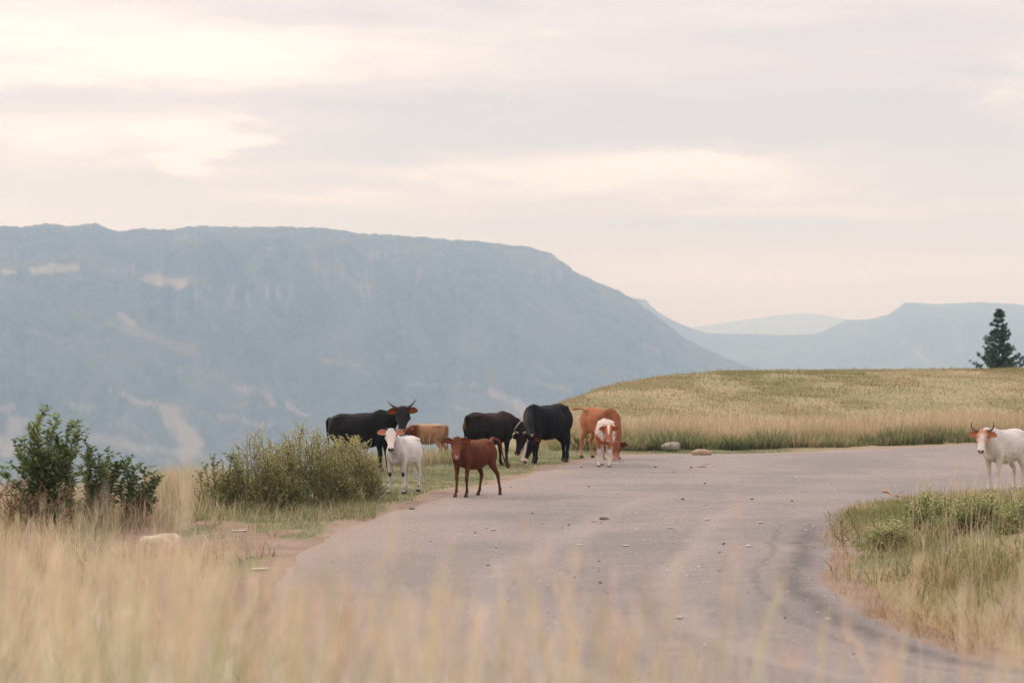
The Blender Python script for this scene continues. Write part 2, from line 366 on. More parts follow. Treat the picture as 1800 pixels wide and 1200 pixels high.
ridgeA = [(-900,380),(-300,392),(0,396),(40,398),(80,393),(120,397),(165,391),(190,400),(210,405),(240,401),(290,404),(330,398),(370,397),(470,398),(560,401),(600,404),(640,410),(720,415),(800,421),(870,427),(930,434),(968,442),(985,458),(1010,477),(1035,488),(1060,500),(1085,510),(1110,524),(1135,540),(1160,560),(1180,577),(1205,595),(1240,612),(1280,630),(1330,646),(1400,662),(1500,690)]
patA = [(60,478,130,472,11,.9),(0,476,30,474,5,.8),(262,490,318,498,13,.95),(205,552,235,570,9,.7),(220,575,345,622,14,.45),(60,580,120,605,16,.3),(200,688,240,696,4,.7),(240,698,300,722,8,.8),(300,722,345,785,20,.85),(345,785,325,800,20,.8),(345,650,390,662,18,.35),(415,682,470,692,12,.6),(470,700,550,732,7,.6),(385,730,470,748,7,.6),(130,712,165,716,9,.5),(0,715,25,716,9,.6),(30,740,10,790,20,.6),(560,635,650,640,8,.35),(720,672,780,680,5,.5),(865,690,925,720,11,.75),(930,735,900,705,12,.8),(760,708,830,722,4,.5),(935,668,1000,684,6,.5),(810,675,840,679,3,.6),(700,560,720,604,3,.3),(1135,605,1160,618,4,.5),(160,770,330,800,14,.5)]
clA = [(455,520,60,26,.9),(665,450,22,13,.9),(640,505,26,22,.5),(730,485,18,10,.6),(960,455,40,12,.45),(345,520,8,14,.6),(310,550,6,10,.6),(235,470,50,10,.4),(320,415,10,5,.7),(600,470,140,30,.25),(970,480,40,25,.35)]
mountain('mountain', 'long flat topped blue mountain rising behind the herd', ridgeA, (-600, 1460), [(-900,2450),(0,2800),(900,3350),(1340,3700),(1500,3800)], [(-900,430),(0,560),(900,800),(1500,1000)], -290, 1500, 330, MM, 3.1, patA, 1.0, clA)
ridgeB = [(900,500),(1060,512),(1100,521),(1135,527),(1147,540),(1160,551),(1190,566),(1215,577),(1240,585),(1300,587),(1380,588),(1430,587),(1450,581),(1470,570),(1490,562),(1530,561),(1560,552),(1580,540),(1592,531),(1620,533),(1660,534),(1700,531),(1760,533),(1800,536),(2100,520),(2700,520)]
mountain('mountain', 'paler ridge with a low saddle beyond the grassy hill', ridgeB, (900, 2700), [(900,5600),(2700,5600)], [(900,2900),(2700,2000)], -300, 800, 160, MM, 8.7, [(1590,600,1640,640,9,.5),(1480,575,1540,590,5,.4),(1530,640,1600,650,4,.4)], .55, None)
ridgeC = [(300,570),(900,590),(1180,580),(1240,572),(1300,563),(1360,555),(1410,550),(1450,553),(1480,560),(1560,565),(1700,560),(2500,560)]
mountain('mountain', 'faintest far mountain in the gap between the two ridges', ridgeC, (300, 2500), [(300,10500),(2500,10500)], [(300,7600),(2500,7600)], -300, 400, 40, MM, 5.2, [], .25, None)

# ------------------------------------------------------------------ haze
m, nt, out = mat('haze_air')
pv = nt.node('ShaderNodeVolumePrincipled', {'Color': (.46, .68, 1.0, 1), 'Density': 3.1e-4, 'Anisotropy': .25})
pv.inputs['Absorption Color'].default_value = (1, 1, 1, 1)
nt.l.new(pv.outputs[0], out.inputs['Volume'])
x0, x1, y0, y1, z0, z1 = -13000, 13000, -400, 14600, -420, 620
hv = [(a, b, c_) for a in (x0, x1) for b in (y0, y1) for c_ in (z0, z1)]
hf = [(0, 1, 3, 2), (4, 6, 7, 5), (0, 4, 5, 1), (2, 3, 7, 6), (0, 2, 6, 4), (1, 5, 7, 3)]
hz = link('haze', np_mesh('haze', hv, hf), m); tag(hz, 'pale blue haze filling the valley air', 'haze', kind='stuff')

# ------------------------------------------------------------------ cattle
def coat_mat():
    m, nt, out = mat('cattle_coat')
    tc = nt.node('ShaderNodeTexCoord'); V3 = tc.outputs['Object']; at = nt.node('ShaderNodeAttribute', attribute_name='col')
    n1 = nt.noise(nt.scale(V3, (1, 1, 2.2)), 9, 5, .6); n2 = nt.noise(nt.scale(V3, (1, 1, .25)), 60, 4, .7)
    f = nt.m('ADD', .74, nt.m('ADD', nt.m('MULTIPLY', n1.outputs[0], .28), nt.m('MULTIPLY', n2.outputs[0], .24)))
    vm = nt.node('ShaderNodeVectorMath', {0: at.outputs['Color'], 1: f}, operation='MULTIPLY')
    bp = nt.node('ShaderNodeBump', {'Strength': .3, 'Distance': .010, 'Height': nt.m('ADD', n2.outputs[0], nt.m('MULTIPLY', n1.outputs[0], 2.0))})
    bs = nt.node('ShaderNodeBsdfPrincipled', {'Base Color': vm.outputs[0], 'Roughness': .62, 'Normal': bp.outputs[0]})
    bs.inputs['Specular IOR Level'].default_value = .11
    bs.inputs['Sheen Weight'].default_value = 0.0
    nt.l.new(bs.outputs[0], out.inputs[0]); return m
def ear_mat():
    m, nt, out = mat('ear_skin')
    at = nt.node('ShaderNodeAttribute', attribute_name='col')
    d = nt.node('ShaderNodeBsdfDiffuse', {0: at.outputs['Color']}); t = nt.node('ShaderNodeBsdfTranslucent', {0: at.outputs['Color']})
    mx = nt.node('ShaderNodeMixShader', {0: .35, 1: d.outputs[0], 2: t.outputs[0]}); nt.l.new(mx.outputs[0], out.inputs[0]); return m
def plain(name, col, rough=.6, spec=.4, bump=None):
    m, nt, out = mat(name)
    tc = nt.node('ShaderNodeTexCoord'); n = nt.noise(tc.outputs['Object'], bump or 20, 5, .65)
    c = nt.mix(nt.ss(n.outputs[0], .3, .7), c4([x*.65 for x in col]), c4([min(1, x*1.25) for x in col]))
    bp = nt.node('ShaderNodeBump', {'Strength': .5, 'Distance': .01, 'Height': n.outputs[0]})
    bs = nt.node('ShaderNodeBsdfPrincipled', {'Base Color': c, 'Roughness': rough, 'Normal': bp.outputs[0]})
    bs.inputs['Specular IOR Level'].default_value = spec
    nt.l.new(bs.outputs[0], out.inputs[0]); return m
COAT, EAR = coat_mat(), ear_mat()
HORN = plain('horn', (.07, .055, .045), .4); PALEHORN = plain('pale_horn', (.42, .34, .22), .45)
EYE = plain('eye', (.012, .008, .006), .12, .6); ROPE = plain('rope', (.50, .52, .55), .8, .2, 90)

def loft(bm, rings, cap=True):
    vs = [[bm.verts.new(p) for p in r] for r in rings]; n = len(vs[0])
    for a, b in zip(vs[:-1], vs[1:]):
        for i in range(n): bm.faces.new((a[i], a[(i+1) % n], b[(i+1) % n], b[i]))
    if cap: bm.faces.new(list(reversed(vs[0]))); bm.faces.new(vs[-1])
def ring(c, ea, eb, ra, rt, rb, n=14, p=2.0):
    out = []
    for i in range(n):
        t = 2*math.pi*i/n; ct, st = math.cos(t), math.sin(t)
        k = (abs(ct)**p+abs(st)**p)**(-1/p)
        out.append(c+ea*(ra*ct*k)+eb*((rt if st > 0 else rb)*st*k))
    return out
def chain(bm, pts, side, n=12, p=2.0):
    """pts: (Vector, radius along bend plane, radius along side)"""
    P_ = [q[0] for q in pts]; rings = []
    for i, q in enumerate(pts):
        d = (P_[min(i+1, len(P_)-1)]-P_[max(i-1, 0)]).normalized()
        s_ = (side-d*side.dot(d)).normalized(); b = s_.cross(d).normalized()
        rings.append(ring(q[0], s_, b, q[2], q[1], q[1], n, p))
    loft(bm, rings)
def catmull(pts, k=4):
    out = []
    for i in range(len(pts)-1):
        p0, p1, p2, p3 = pts[max(i-1, 0)], pts[i], pts[i+1], pts[min(i+2, len(pts)-1)]
        for j in range(k):
            t = j/k; f = lambda a, b, c_, d: .5*((2*b)+(c_-a)*t+(2*a-5*b+4*c_-d)*t*t+(3*b-a-3*c_+d)*t**3)
            out.append((Vector([f(p0[0][q], p1[0][q], p2[0][q], p3[0][q]) for q in range(3)]),)+tuple(f(p0[q], p1[q], p2[q], p3[q]) for q in range(1, len(p1))))
    out.append((Vector(pts[-1][0]),)+tuple(pts[-1][1:])); return out
YAX = Vector((0, 1, 0)); ZAX = Vector((0, 0, 1))
TRUNK = [(-.70, 1.07, .90, .055), (-.665, 1.10, .76, .14), (-.58, 1.135, .665, .205), (-.46, 1.165, .60, .245), (-.30, 1.155, .545, .275), (-.10, 1.13, .505, .30), (.10, 1.125, .50, .295), (.28, 1.145, .525, .255), (.42, 1.185, .56, .21), (.54, 1.15, .59, .185), (.64, 1.08, .64, .155), (.72, .99, .72, .10)]
FRONT = [(.47, .10, .98, .12, .07), (.49, .145, .82, .125, .075), (.45, .15, .66, .085, .062), (.45, .135, .53, .058, .05), (.46, .125, .42, .043, .040), (.465, .12, .365, .044, .042), (.46, .12, .31, .031, .031), (.46, .12, .20, .027, .027), (.46, .12, .135, .034, .033), (.485, .12, .085, .033, .034), (.50, .12, .045, .046, .043), (.51, .12, .0, .052, .046)]
HIND = [(-.50, .09, 1.04, .13, .08), (-.49, .14, .90, .18, .085), (-.45, .155, .76, .165, .088), (-.42, .15, .64, .11, .075), (-.49, .14, .53, .072, .055), (-.575, .13, .445, .052, .042), (-.595, .125, .39, .047, .04), (-.585, .125, .31, .034, .033), (-.58, .125, .20, .029, .029), (-.575, .125, .135, .036, .034), (-.555, .125, .085, .034, .035), (-.54, .125, .045, .046, .043), (-.53, .125, .0, .052, .046)]

def cow(name, label, cat, loc, yaw, wh, poll, face, paint, horn=None, legs=((0, 0),)*4, tail=None, leglen=1.0, fat=1.0, length=1.0, headL=.47, ear_spread=1.0, ear_droop=.1, earcol=((.05, .03, .02), (.42, .13, .04)), roll=0.0, rope=None, thin=1.0, tilt=0, group='cattle standing beside the gravel bend', seed=0, earfwd=.3, neckthick=1.0, voxel=.013, hump=0.0):
    """wh: withers height in metres; poll: world point; face: world direction poll->muzzle; legs: (dx, dy) FL FR HL HR"""
    root = empty(name, loc, yaw); root.rotation_euler = (0, tilt, yaw)
    tag(root, label, cat, group)
    S = wh/1.19; R = Matrix.Rotation(yaw, 3, 'Z') @ Matrix.Rotation(tilt, 3, 'Y'); Ri = R.inverted()
    Pl = (Ri @ (Vector(poll)-Vector(loc)))/S; d = (Ri @ Vector(face)).normalized()
    bm = bmesh.new()
    lift = (leglen-1)*.62                       # leggier calves: trunk is shallower
    def tz(z): return 1.19-(1.19-z)*(1-lift)
    rings = []
    for (x, zt, zb, w_) in TRUNK:
        zt, zb = tz(zt), tz(zb); zt += hump*math.exp(-((x-.42)/.12)**2)
        c = Vector((x*length, 0, zt*.52+zb*.48)); rings.append(ring(c, YAX, ZAX, w_*fat, zt-c.z, c.z-zb, 20, 2.25))
    # subdivide the trunk smoothly
    loft(bm, rings)
    # spine ridge, hip bones, shoulder blades
    def blob(c, r):
        mtx = Matrix.Translation(Vector(c)) @ Matrix.Diagonal((r[0], r[1], r[2], 1)); bmesh.ops.create_icosphere(bm, subdivisions=2, radius=1, matrix=mtx)
    for s_ in (-1, 1):
        blob((-.46*length, s_*.155*fat, tz(1.08)), (.10, .06, .035)); blob((-.64*length, s_*.075, tz(1.03)), (.045, .04, .05))
        blob((.40*length, s_*.12, tz(.98)), (.12, .06, .17))
    blob((0, 0, tz(1.115)), (.55*length, .035, .035))
    legpts = []
    for li, (L, s_) in enumerate(((FRONT, 1), (FRONT, -1), (HIND, 1), (HIND, -1))):
        dx, dy = legs[li][0], legs[li][1]; top = .85
        bend = legs[li][2] if len(legs[li]) > 2 else 0
        pts = []
        for (x, y, z, ra, rl) in L:
            k = max(0, 1-z/top); zz = tz(z) if z > .62 else z*(tz(.62)/.62)
            xx = x*length+dx*k; yy = s_*y*min(1, .5+.5*fat)+dy*k
            xx += bend*math.sin(min(1, z/.75)*math.pi)
            pts.append((Vector((xx, yy, zz)), ra*thin**.5 if z > .6 else ra*thin*1.08, (rl if z > .6 else rl*thin*1.08)))
        pp = catmull(pts, 2); chain(bm, pp, YAX, 10, 2.2); legpts.append(pts)
        # dewclaws
        f = pts[-4][0]; blob((f.x-.035, f.y, f.z-.01), (.018, .026, .02))
    # neck
    zb = tz(.98); base0 = Vector((.40*length, 0, zb)); base1 = Vector((.60*length, 0, tz(.95)))
    hd = headL/.47
    up = ZAX-d*d.dot(ZAX); 
    if up.length < .15: up = (Ri @ Vector((0, -1, 0))); up = up-d*d.dot(up)
    up.normalize(); lat = up.cross(d).normalized()
    if roll: M_ = Matrix.Rotation(roll, 3, d); up = M_ @ up; lat = M_ @ lat
    end = Pl-up*.085*hd+d*.01*hd
    mid = base1*.5+end*.5+(Vector((0, 0, .05)) if Pl.z > .9 else Vector((.05, 0, .06)))
    vec = end-base1; sidev = ZAX.cross(Vector((vec.x, vec.y, 0))); 
    if sidev.length < .05: sidev = YAX.copy()
    sidev.normalize()
    if sidev.y < 0: sidev = -sidev
    nk = [(base0, .23*neckthick, .13), (base1, .215*neckthick, .125), (base1*.62+mid*.38, .185*neckthick, .105), (mid, .155*neckthick, .09), (mid*.45+end*.55, .13, .082), (end, .105*hd, .08*hd)]
    nk = catmull(nk, 3); rings = []
    for i, q in enumerate(nk):
        dd = (nk[min(i+1, len(nk)-1)][0]-nk[max(i-1, 0)][0]).normalized(); s2 = (sidev-dd*sidev.dot(dd)).normalized(); b = s2.cross(dd)
        rings.append(ring(q[0], s2, b, q[2], q[1], q[1], 16, 2.1))
    loft(bm, rings)
    # dewlap and brisket
    blob((.60*length, 0, tz(.68)), (.12, .075, .11)); blob((.70*length, 0, tz(.80)), (.07, .05, .13))
    # head
    HR = [(-.05, .062, .03, .05), (0, .088, .052, .085), (.05, .098, .058, .11), (.11, .104, .056, .135), (.165, .106, .05, .145), (.22, .088, .042, .14), (.28, .070, .036, .115), (.34, .060, .034, .09), (.40, .060, .034, .078), (.445, .064, .032, .072), (.475, .058, .022, .06), (.49, .036, .005, .035)]
    rings = [ring(Pl+d*(t*hd), lat, up, w_*hd, a*hd, b*hd, 16, 2.3) for (t, w_, a, b) in HR]; loft(bm, rings)
    for s_ in (-1, 1):   # brow, cheek, nostril rim
        for (t, l_, u_, r_) in ((.125, .088, .035, .026), (.12, .065, -.075, .055), (.445, .038, .018, .024)):
            c = Pl+d*t*hd+lat*s_*l_*hd+up*u_*hd; blob(c, (r_*hd,)*3)
    blob(Pl+up*.012*hd+d*.01, (.045*hd,)*3)
    # tail
    if tail is None: tail = [(-.66*length, 0, tz(1.09)), (-.745*length, 0, tz(1.04)), (-.76*length, .01, tz(.85)), (-.755*length, .015, .62), (-.745*length, .0, .42), (-.74*length, 0, .26)]
    else: tail = [(-.66*length, 0, tz(1.09))]+[tuple((Ri @ (Vector(p)-Vector(loc)))/S) for p in tail]
    n_ = len(tail); tp = [(Vector(p), max(.017, .038-.03*i/(n_-1)) if i < n_-2 else (.034 if i == n_-2 else .012),)*1 for i, p in enumerate(tail)]
    tp = [(q[0], q[1], q[1]) for q in tp]; chain(bm, catmull(tp, 3), Vector((.3, 1, .1)), 8)
    me = bpy.data.meshes.new(name+'_raw'); bmesh.ops.scale(bm, vec=(S, S, S), verts=bm.verts); bmesh.ops.recalc_face_normals(bm, faces=bm.faces); bm.to_mesh(me); bm.free()
    tmp = bpy.data.objects.new('tmp', me); COL.objects.link(tmp)
    rm = tmp.modifiers.new('r', 'REMESH'); rm.mode = 'VOXEL'; rm.voxel_size = voxel*S
    sm = tmp.modifiers.new('s', 'SMOOTH'); sm.factor = .5; sm.iterations = 5
    dg = bpy.context.evaluated_depsgraph_get(); ev = tmp.evaluated_get(dg); bme = bpy.data.meshes.new_from_object(ev)
    bpy.data.objects.remove(tmp); bpy.data.meshes.remove(me); bme.name = 'body'
    N = len(bme.vertices); co = np.empty(N*3, np.float32); bme.vertices.foreach_get('co', co); co = co.reshape(-1, 3)/S
    # light surface variation and colours
    pl, dv, uv, lv = [np.array(q) for q in (Pl, d, up, lat)]
    rel = co-pl; ht = rel@dv/hd; hu = rel@uv/hd; hl = rel@lv/hd
    inhead = (ht > -.04) & (ht < .56) & (np.abs(hl) < .15) & (hu > -.22) & (hu < .12)
    C = paint(co, dict(t=ht, u=hu, l=hl, m=inhead, legs=legpts, tz=tz, length=length))
    hoof = sstep(.062, .045, co[:, 2])[:, None]; hc = np.array([.06, .05, .045]); C = C*(1-hoof)+hc*hoof
    # ribs, hollow flank, loose skin: relief worked into the remeshed body
    ys = np.sign(co[:, 1]); az_ = np.abs(co[:, 1]); tzv = tz
    side_ = sstep(.10, .20, az_)
    flank = np.exp(-((co[:, 0]+.33*length)/.085)**2-((co[:, 2]-tz(1.01))/.085)**2)*side_
    crease = np.exp(-((co[:, 0]-.27*length)/.035)**2-((co[:, 2]-tz(.80))/.16)**2)*side_
    thigh = np.exp(-((co[:, 0]+.30*length)/.05)**2-((co[:, 2]-tz(.72))/.10)**2)*side_
    rib = np.sin(co[:, 0]*62+co[:, 2]*6)*np.exp(-((co[:, 0]-.02)/.19)**2-((co[:, 2]-tz(.86))/.17)**2)*side_
    lump = n3(co, 5.5, 2)*(1-inhead)
    co = co.copy(); co[:, 1] += ys*(-.042*flank-.026*crease-.024*thigh+.005*rib+.024*lump*side_); co[:, 2] += .010*lump*sstep(.9, 1.1, co[:, 2])
    bme.vertices.foreach_set('co', (co*S).astype(np.float32).ravel())
    me = bme
    a = me.color_attributes.new('col', 'FLOAT_COLOR', 'POINT'); CC = np.ones((N, 4), np.float32); CC[:, :3] = C; a.data.foreach_set('color', CC.ravel())
    me.polygons.foreach_set('use_smooth', np.ones(len(me.polygons), bool))
    # ears: cupped leaves joined to the same body mesh
    bm = bmesh.new(); bm.from_mesh(me); cl = bm.verts.layers.float_color['col']
    f = (up*.75+d*.65).normalized(); fw = (up-d).normalized()
    for s_ in (-1, 1):
        rt = Pl+d*.035*hd+lat*s_*.088*hd-up*.01*hd
        ax = (lat*s_*ear_spread-fw*ear_droop-f*(.25-earfwd)).normalized(); wd = (fw-ax*fw.dot(ax)).normalized(); nf = wd.cross(ax)
        if nf.dot(f) < 0: nf = -nf
        L = (.18 if headL < .54 else .150)*hd; nt_, nw = 9, 7; gr = {}
        for layer in (0, 1):
            for i in range(nt_):
                t = i/(nt_-1); wdt = ((.058 if headL < .54 else .050)*math.sin(math.pi*min(1, .16+.84*t))**.62*(1-.1*t))*hd+.004
                for j in range(nw):
                    q = (j/(nw-1)-.5)*2; cup = (abs(q)**2)*.5*wdt*(1-t*.4)
                    p = rt+ax*(L*t)+wd*(q*wdt+.012*math.sin(t*3)*hd)+nf*(cup-.018*math.sin(t*math.pi)*hd+(0.0 if layer else -.009*hd))
                    v_ = bm.verts.new(p*S); edge = abs(q) > .75 or t > .93
                    inner = layer == 1 and not edge and t > .1
                    v_[cl] = c4(earcol[1] if inner else earcol[0]); gr[layer, i, j] = v_
        fs = []
        for layer in (0, 1):
            for i in range(nt_-1):
                for j in range(nw-1): fs.append(bm.faces.new((gr[layer, i, j], gr[layer, i+1, j], gr[layer, i+1, j+1], gr[layer, i, j+1])))
        for i in range(nt_-1):
            for j in (0, nw-1): fs.append(bm.faces.new((gr[0, i, j], gr[0, i+1, j], gr[1, i+1, j], gr[1, i, j])))
        for j in range(nw-1): fs.append(bm.faces.new((gr[0, nt_-1, j], gr[0, nt_-1, j+1], gr[1, nt_-1, j+1], gr[1, nt_-1, j])))
        for q in fs: q.smooth = True; q.material_index = 1
        bmesh.ops.recalc_face_normals(bm, faces=fs)
    bm.to_mesh(me); bm.free()
    link('body', me, [COAT, EAR], root)
    # eyes
    for s_ in (-1, 1):
        b2 = bmesh.new(); c = (Pl+d*.135*hd+lat*s_*.099*hd+up*.012*hd)*S
        bmesh.ops.create_uvsphere(b2, u_segments=12, v_segments=8, radius=.0205*hd*S, matrix=Matrix.Translation(c)); q = bpy.data.meshes.new('eye'); b2.to_mesh(q); b2.free(); link('eye', q, EYE, root)
    if horn:
        for s_ in (-1, 1):
            b2 = bmesh.new(); base = Pl+lat*s_*.065*hd+up*.025*hd-d*.005
            pts = [(base+lat*s_*o_*hd+fw*u_*hd+f*f_*hd, r_*hd, r_*hd) for (o_, u_, f_, r_) in horn['pts']]
            chain(b2, catmull(pts, 3), f, 10); bmesh.ops.scale(b2, vec=(S, S, S), verts=b2.verts); bmesh.ops.recalc_face_normals(b2, faces=b2.faces)
            q = bpy.data.meshes.new('horn'); b2.to_mesh(q); b2.free(); q.polygons.foreach_set('use_smooth', np.ones(len(q.polygons), bool)); link('horn', q, horn['mat'], root)
    if rope:
        # loop round the neck close behind the head
        i = int(len(nk)*rope); q = nk[i]; dd = (nk[i+1][0]-nk[i-1][0]).normalized(); s2 = (sidev-dd*sidev.dot(dd)).normalized(); b = s2.cross(dd)
        b2 = bmesh.new(); loop = ring(q[0]+dd*.0, s2, b, q[2]*1.05, q[1]*1.05, q[1]*1.10, 28, 2.1)
        sect = []
        for k in range(29):
            p = loop[k % 28]; tn = (loop[(k+1) % 28]-loop[(k-1) % 28]).normalized(); rad = (p-q[0]).normalized()
            sect.append(ring(p+rad*.006, rad, tn.cross(rad), .011, .011, .011, 8))
        loft(b2, sect, cap=False); bmesh.ops.scale(b2, vec=(S, S, S), verts=b2.verts)
        qm = bpy.data.meshes.new('rope_collar'); b2.to_mesh(qm); b2.free(); qm.polygons.foreach_set('use_smooth', np.ones(len(qm.polygons), bool)); link('rope_collar', qm, ROPE, root)
    return root

def np3(*c): return np.array(c, float)
def n3(co, sc, sd_=0):
    return fbm(co[:, 0]*sc+sd_+co[:, 2]*sc*.7, co[:, 2]*sc-co[:, 0]*sc*.4+co[:, 1]*sc*1.1+sd_*3, 4)
def mixc(C, f, col): f = np.clip(f, 0, 1)[:, None]; return C*(1-f)+np.array(col)*f
def muzzle(C, H, col, t0=.425, amt=1): return mixc(C, amt*H['m']*sstep(t0, t0+.03, H['t']), col)
def nostrils(C, H, col=(.02, .015, .012)):
    for s_ in (-1, 1):
        d = np.sqrt(((H['t']-.468)/.016)**2+((H['l']-s_*.034)/.016)**2+((H['u']-.01)/.03)**2); C = mixc(C, H['m']*(d < 1), col)
    return C
def solid(c, top=None, under=None, mz=(.2, .13, .09), mt=.43, extra=None):
    def f(co, H):
        C = np.tile(np3(*c), (len(co), 1)); v_ = n3(co, 2.2, 4)
        C = C*(1+.35*v_[:, None])
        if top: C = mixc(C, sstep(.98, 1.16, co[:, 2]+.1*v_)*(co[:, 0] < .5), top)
        if under: C = mixc(C, sstep(.75, .58, co[:, 2]+.1*v_)*.7, under)
        C = muzzle(C, H, mz, mt); C = nostrils(C, H)
        if extra: C = extra(C, co, H)
        return C
    return f
BLK = (.0085, .0075, .0075)
def horns(pts, m_=None): return dict(pts=pts, mat=m_ or HORN)
def heading(towards_right, towards_cam):  # yaw from world direction
    return math.atan2(-towards_cam, towards_right)
CAMV = lambda p: (Vector((0, 0, CAMZ))-Vector(p)).normalized()
def facedir(p, down=.8, right=0.0):
    c = CAMV(p); c.z = 0; c.normalize(); return (c+Vector((right, 0, -down))).normalized()

# 1 black horned bull, left
Y1 = 37.6; p = P(708, 719, Y1-.45)
def ex(C, co, H):
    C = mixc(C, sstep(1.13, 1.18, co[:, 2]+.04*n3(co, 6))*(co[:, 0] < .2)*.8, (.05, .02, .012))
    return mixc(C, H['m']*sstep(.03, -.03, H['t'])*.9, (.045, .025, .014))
loc = G(640, 836); loc = Vector((P(641, 0, Y1).x, Y1, 0.0))
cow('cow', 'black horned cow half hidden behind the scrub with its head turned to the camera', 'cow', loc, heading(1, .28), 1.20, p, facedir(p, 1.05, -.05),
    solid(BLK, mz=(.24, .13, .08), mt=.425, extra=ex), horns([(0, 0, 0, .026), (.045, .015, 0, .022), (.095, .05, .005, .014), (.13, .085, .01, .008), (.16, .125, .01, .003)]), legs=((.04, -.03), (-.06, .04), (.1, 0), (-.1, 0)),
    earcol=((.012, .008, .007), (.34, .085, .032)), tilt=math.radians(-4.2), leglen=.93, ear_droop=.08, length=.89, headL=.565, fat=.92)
# 2 white calf
Y2 = 31.8; loc = Vector((P(709, 0, Y2).x, Y2+.28, 0)); p = P(687, 757, Y2-.42)
def ex(C, co, H):
    for k, s_ in ((0, 1), (1, 1)):
        L = H['legs'][k]; kn = L[5][0]; d = np.sqrt(((co[:, 0]-kn.x-.03)/.05)**2+((co[:, 1]-kn.y)/.05)**2+((co[:, 2]-kn.z-.02)/.055)**2); C = mixc(C, sstep(1.15, .7, d), (.05, .035, .03))
    C = mixc(C, sstep(.16, .12, co[:, 2])*sstep(.05, .09, co[:, 2]+.03*n3(co, 14))*.55, (.07, .05, .045))
    C = mixc(C, (1-H['m'])*sstep(.35, .6, co[:, 0])*sstep(.55, .8, co[:, 2])*.42, (.30, .28, .29))
    C = mixc(C, H['m']*sstep(.1, .03, np.abs(H['t']+.0))*sstep(.05, .0, np.abs(H['l']))*.4, (.45, .22, .14))
    C = mixc(C, H['m']*sstep(.05, .2, H['t'])*(1-sstep(.40, .43, H['t']))*.5, (.80, .62, .52))
    return C
cow('calf', 'white calf with dark knees facing the camera beside the scrub', 'calf', loc, heading(-.36, 1), .93, p, facedir(p, 1.15, -.0),
    solid((.60, .575, .56), mz=(.13, .075, .07), mt=.445, extra=ex), horns([(0, .0, 0, .024), (.02, .02, 0, .017), (.035, .04, 0, .008)]), legs=((-.07, .03), (.08, -.02), (-.04, .0), (.12, .0)),
    leglen=1.07, fat=.90, length=.82, headL=.485, ear_droop=.06, earcol=((.62, .50, .45), (.75, .33, .20)), thin=1.0)
# 3 brown calf
Y3 = 30.9; loc = Vector((P(833, 0, Y3).x, Y3+.05, 0)); p = P(803, 772, Y3-.50)
def ex(C, co, H):
    L = H['legs']
    for k in (0, 1):
        C = mixc(C, sstep(.45, .36, co[:, 2])*(np.hypot(co[:, 0]-L[k][6][0].x, co[:, 1]-L[k][6][0].y) < .16)*(.85 if k == 0 else .35), (.035, .016, .012))
    C = mixc(C, sstep(.70, .55, co[:, 2]+.05*n3(co, 8))*sstep(.3, .55, co[:, 0])*.5, (.33, .12, .035))
    C = mixc(C, sstep(.25, .10, co[:, 2])*(co[:, 0] < 0)*.5, (.07, .03, .02))
    return mixc(C, H['m']*sstep(.05, .3, H['t'])*(1-sstep(.41, .43, H['t']))*.35, (.25, .08, .035))
cow('calf', 'brown calf standing on the gravel edge with its tail swung out behind', 'calf', loc, heading(-.85, 1), .925, p, facedir(p, 1.0, -.02),
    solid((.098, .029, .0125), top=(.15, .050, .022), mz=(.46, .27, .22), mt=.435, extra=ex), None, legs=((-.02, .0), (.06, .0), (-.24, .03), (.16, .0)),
    tail=[P(866, 770, Y3+.55), P(878, 776, Y3+.6), P(882, 792, Y3+.62), P(885, 803, Y3+.6), P(891, 817, Y3+.6), P(895, 823, Y3+.6)],
    leglen=1.12, fat=.84, length=.76, headL=.48, ear_droop=.05, earcol=((.13, .035, .016), (.26, .075, .035)), thin=.86)
# 4 ginger calf far behind
Y4 = 44.5; zc = -.12; loc = Vector((P(753, 0, Y4).x, Y4, zc)); p = P(722, 752, Y4-.1)
def ex(C, co, H):
    C = mixc(C, sstep(.15, .35, co[:, 0]+.15*n3(co, 4))*sstep(.6, .8, co[:, 2]), (.12, .035, .014))
    return mixc(C, sstep(1.08, 1.14, co[:, 2]+.04*n3(co, 8))*.6, (.55, .38, .26))
cow('calf', 'pale ginger calf in profile behind the white calf on the far brink', 'calf', loc, heading(-1, -.25), .90, p, Vector((-.85, -.45, -.45)),
    solid((.29, .155, .08), mz=(.35, .2, .15), extra=ex), None, legs=((.05, 0), (-.08, 0), (.08, 0), (-.06, 0)), leglen=1.08, fat=.9, length=.80, headL=.44, earcol=((.22, .07, .025), (.42, .12, .04)), ear_droop=.1)
# 5 black cow with rope
Y5 = 40.3; loc = Vector((P(860, 0, Y5).x, Y5, 0)); p = P(917, 762, Y5+.15)
def ex(C, co, H):
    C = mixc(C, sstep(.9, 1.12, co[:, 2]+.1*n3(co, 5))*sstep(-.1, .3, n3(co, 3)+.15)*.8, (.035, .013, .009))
    return mixc(C, sstep(-.60, -.66, co[:, 0])*sstep(.78, .85, co[:, 2])*sstep(1.03, .95, co[:, 2])*(np.abs(co[:, 1]) < .07)*.9, (.22, .085, .035))
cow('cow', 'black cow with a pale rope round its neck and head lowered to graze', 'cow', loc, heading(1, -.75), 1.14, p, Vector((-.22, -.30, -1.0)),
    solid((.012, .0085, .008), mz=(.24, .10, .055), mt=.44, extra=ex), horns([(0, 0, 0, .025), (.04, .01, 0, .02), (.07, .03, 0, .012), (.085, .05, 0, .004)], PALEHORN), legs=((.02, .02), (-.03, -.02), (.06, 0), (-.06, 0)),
    length=.82, fat=1.0, leglen=.88, headL=.46, rope=.62, earcol=((.012, .008, .007), (.05, .02, .012)), ear_droop=.5, neckthick=.95)
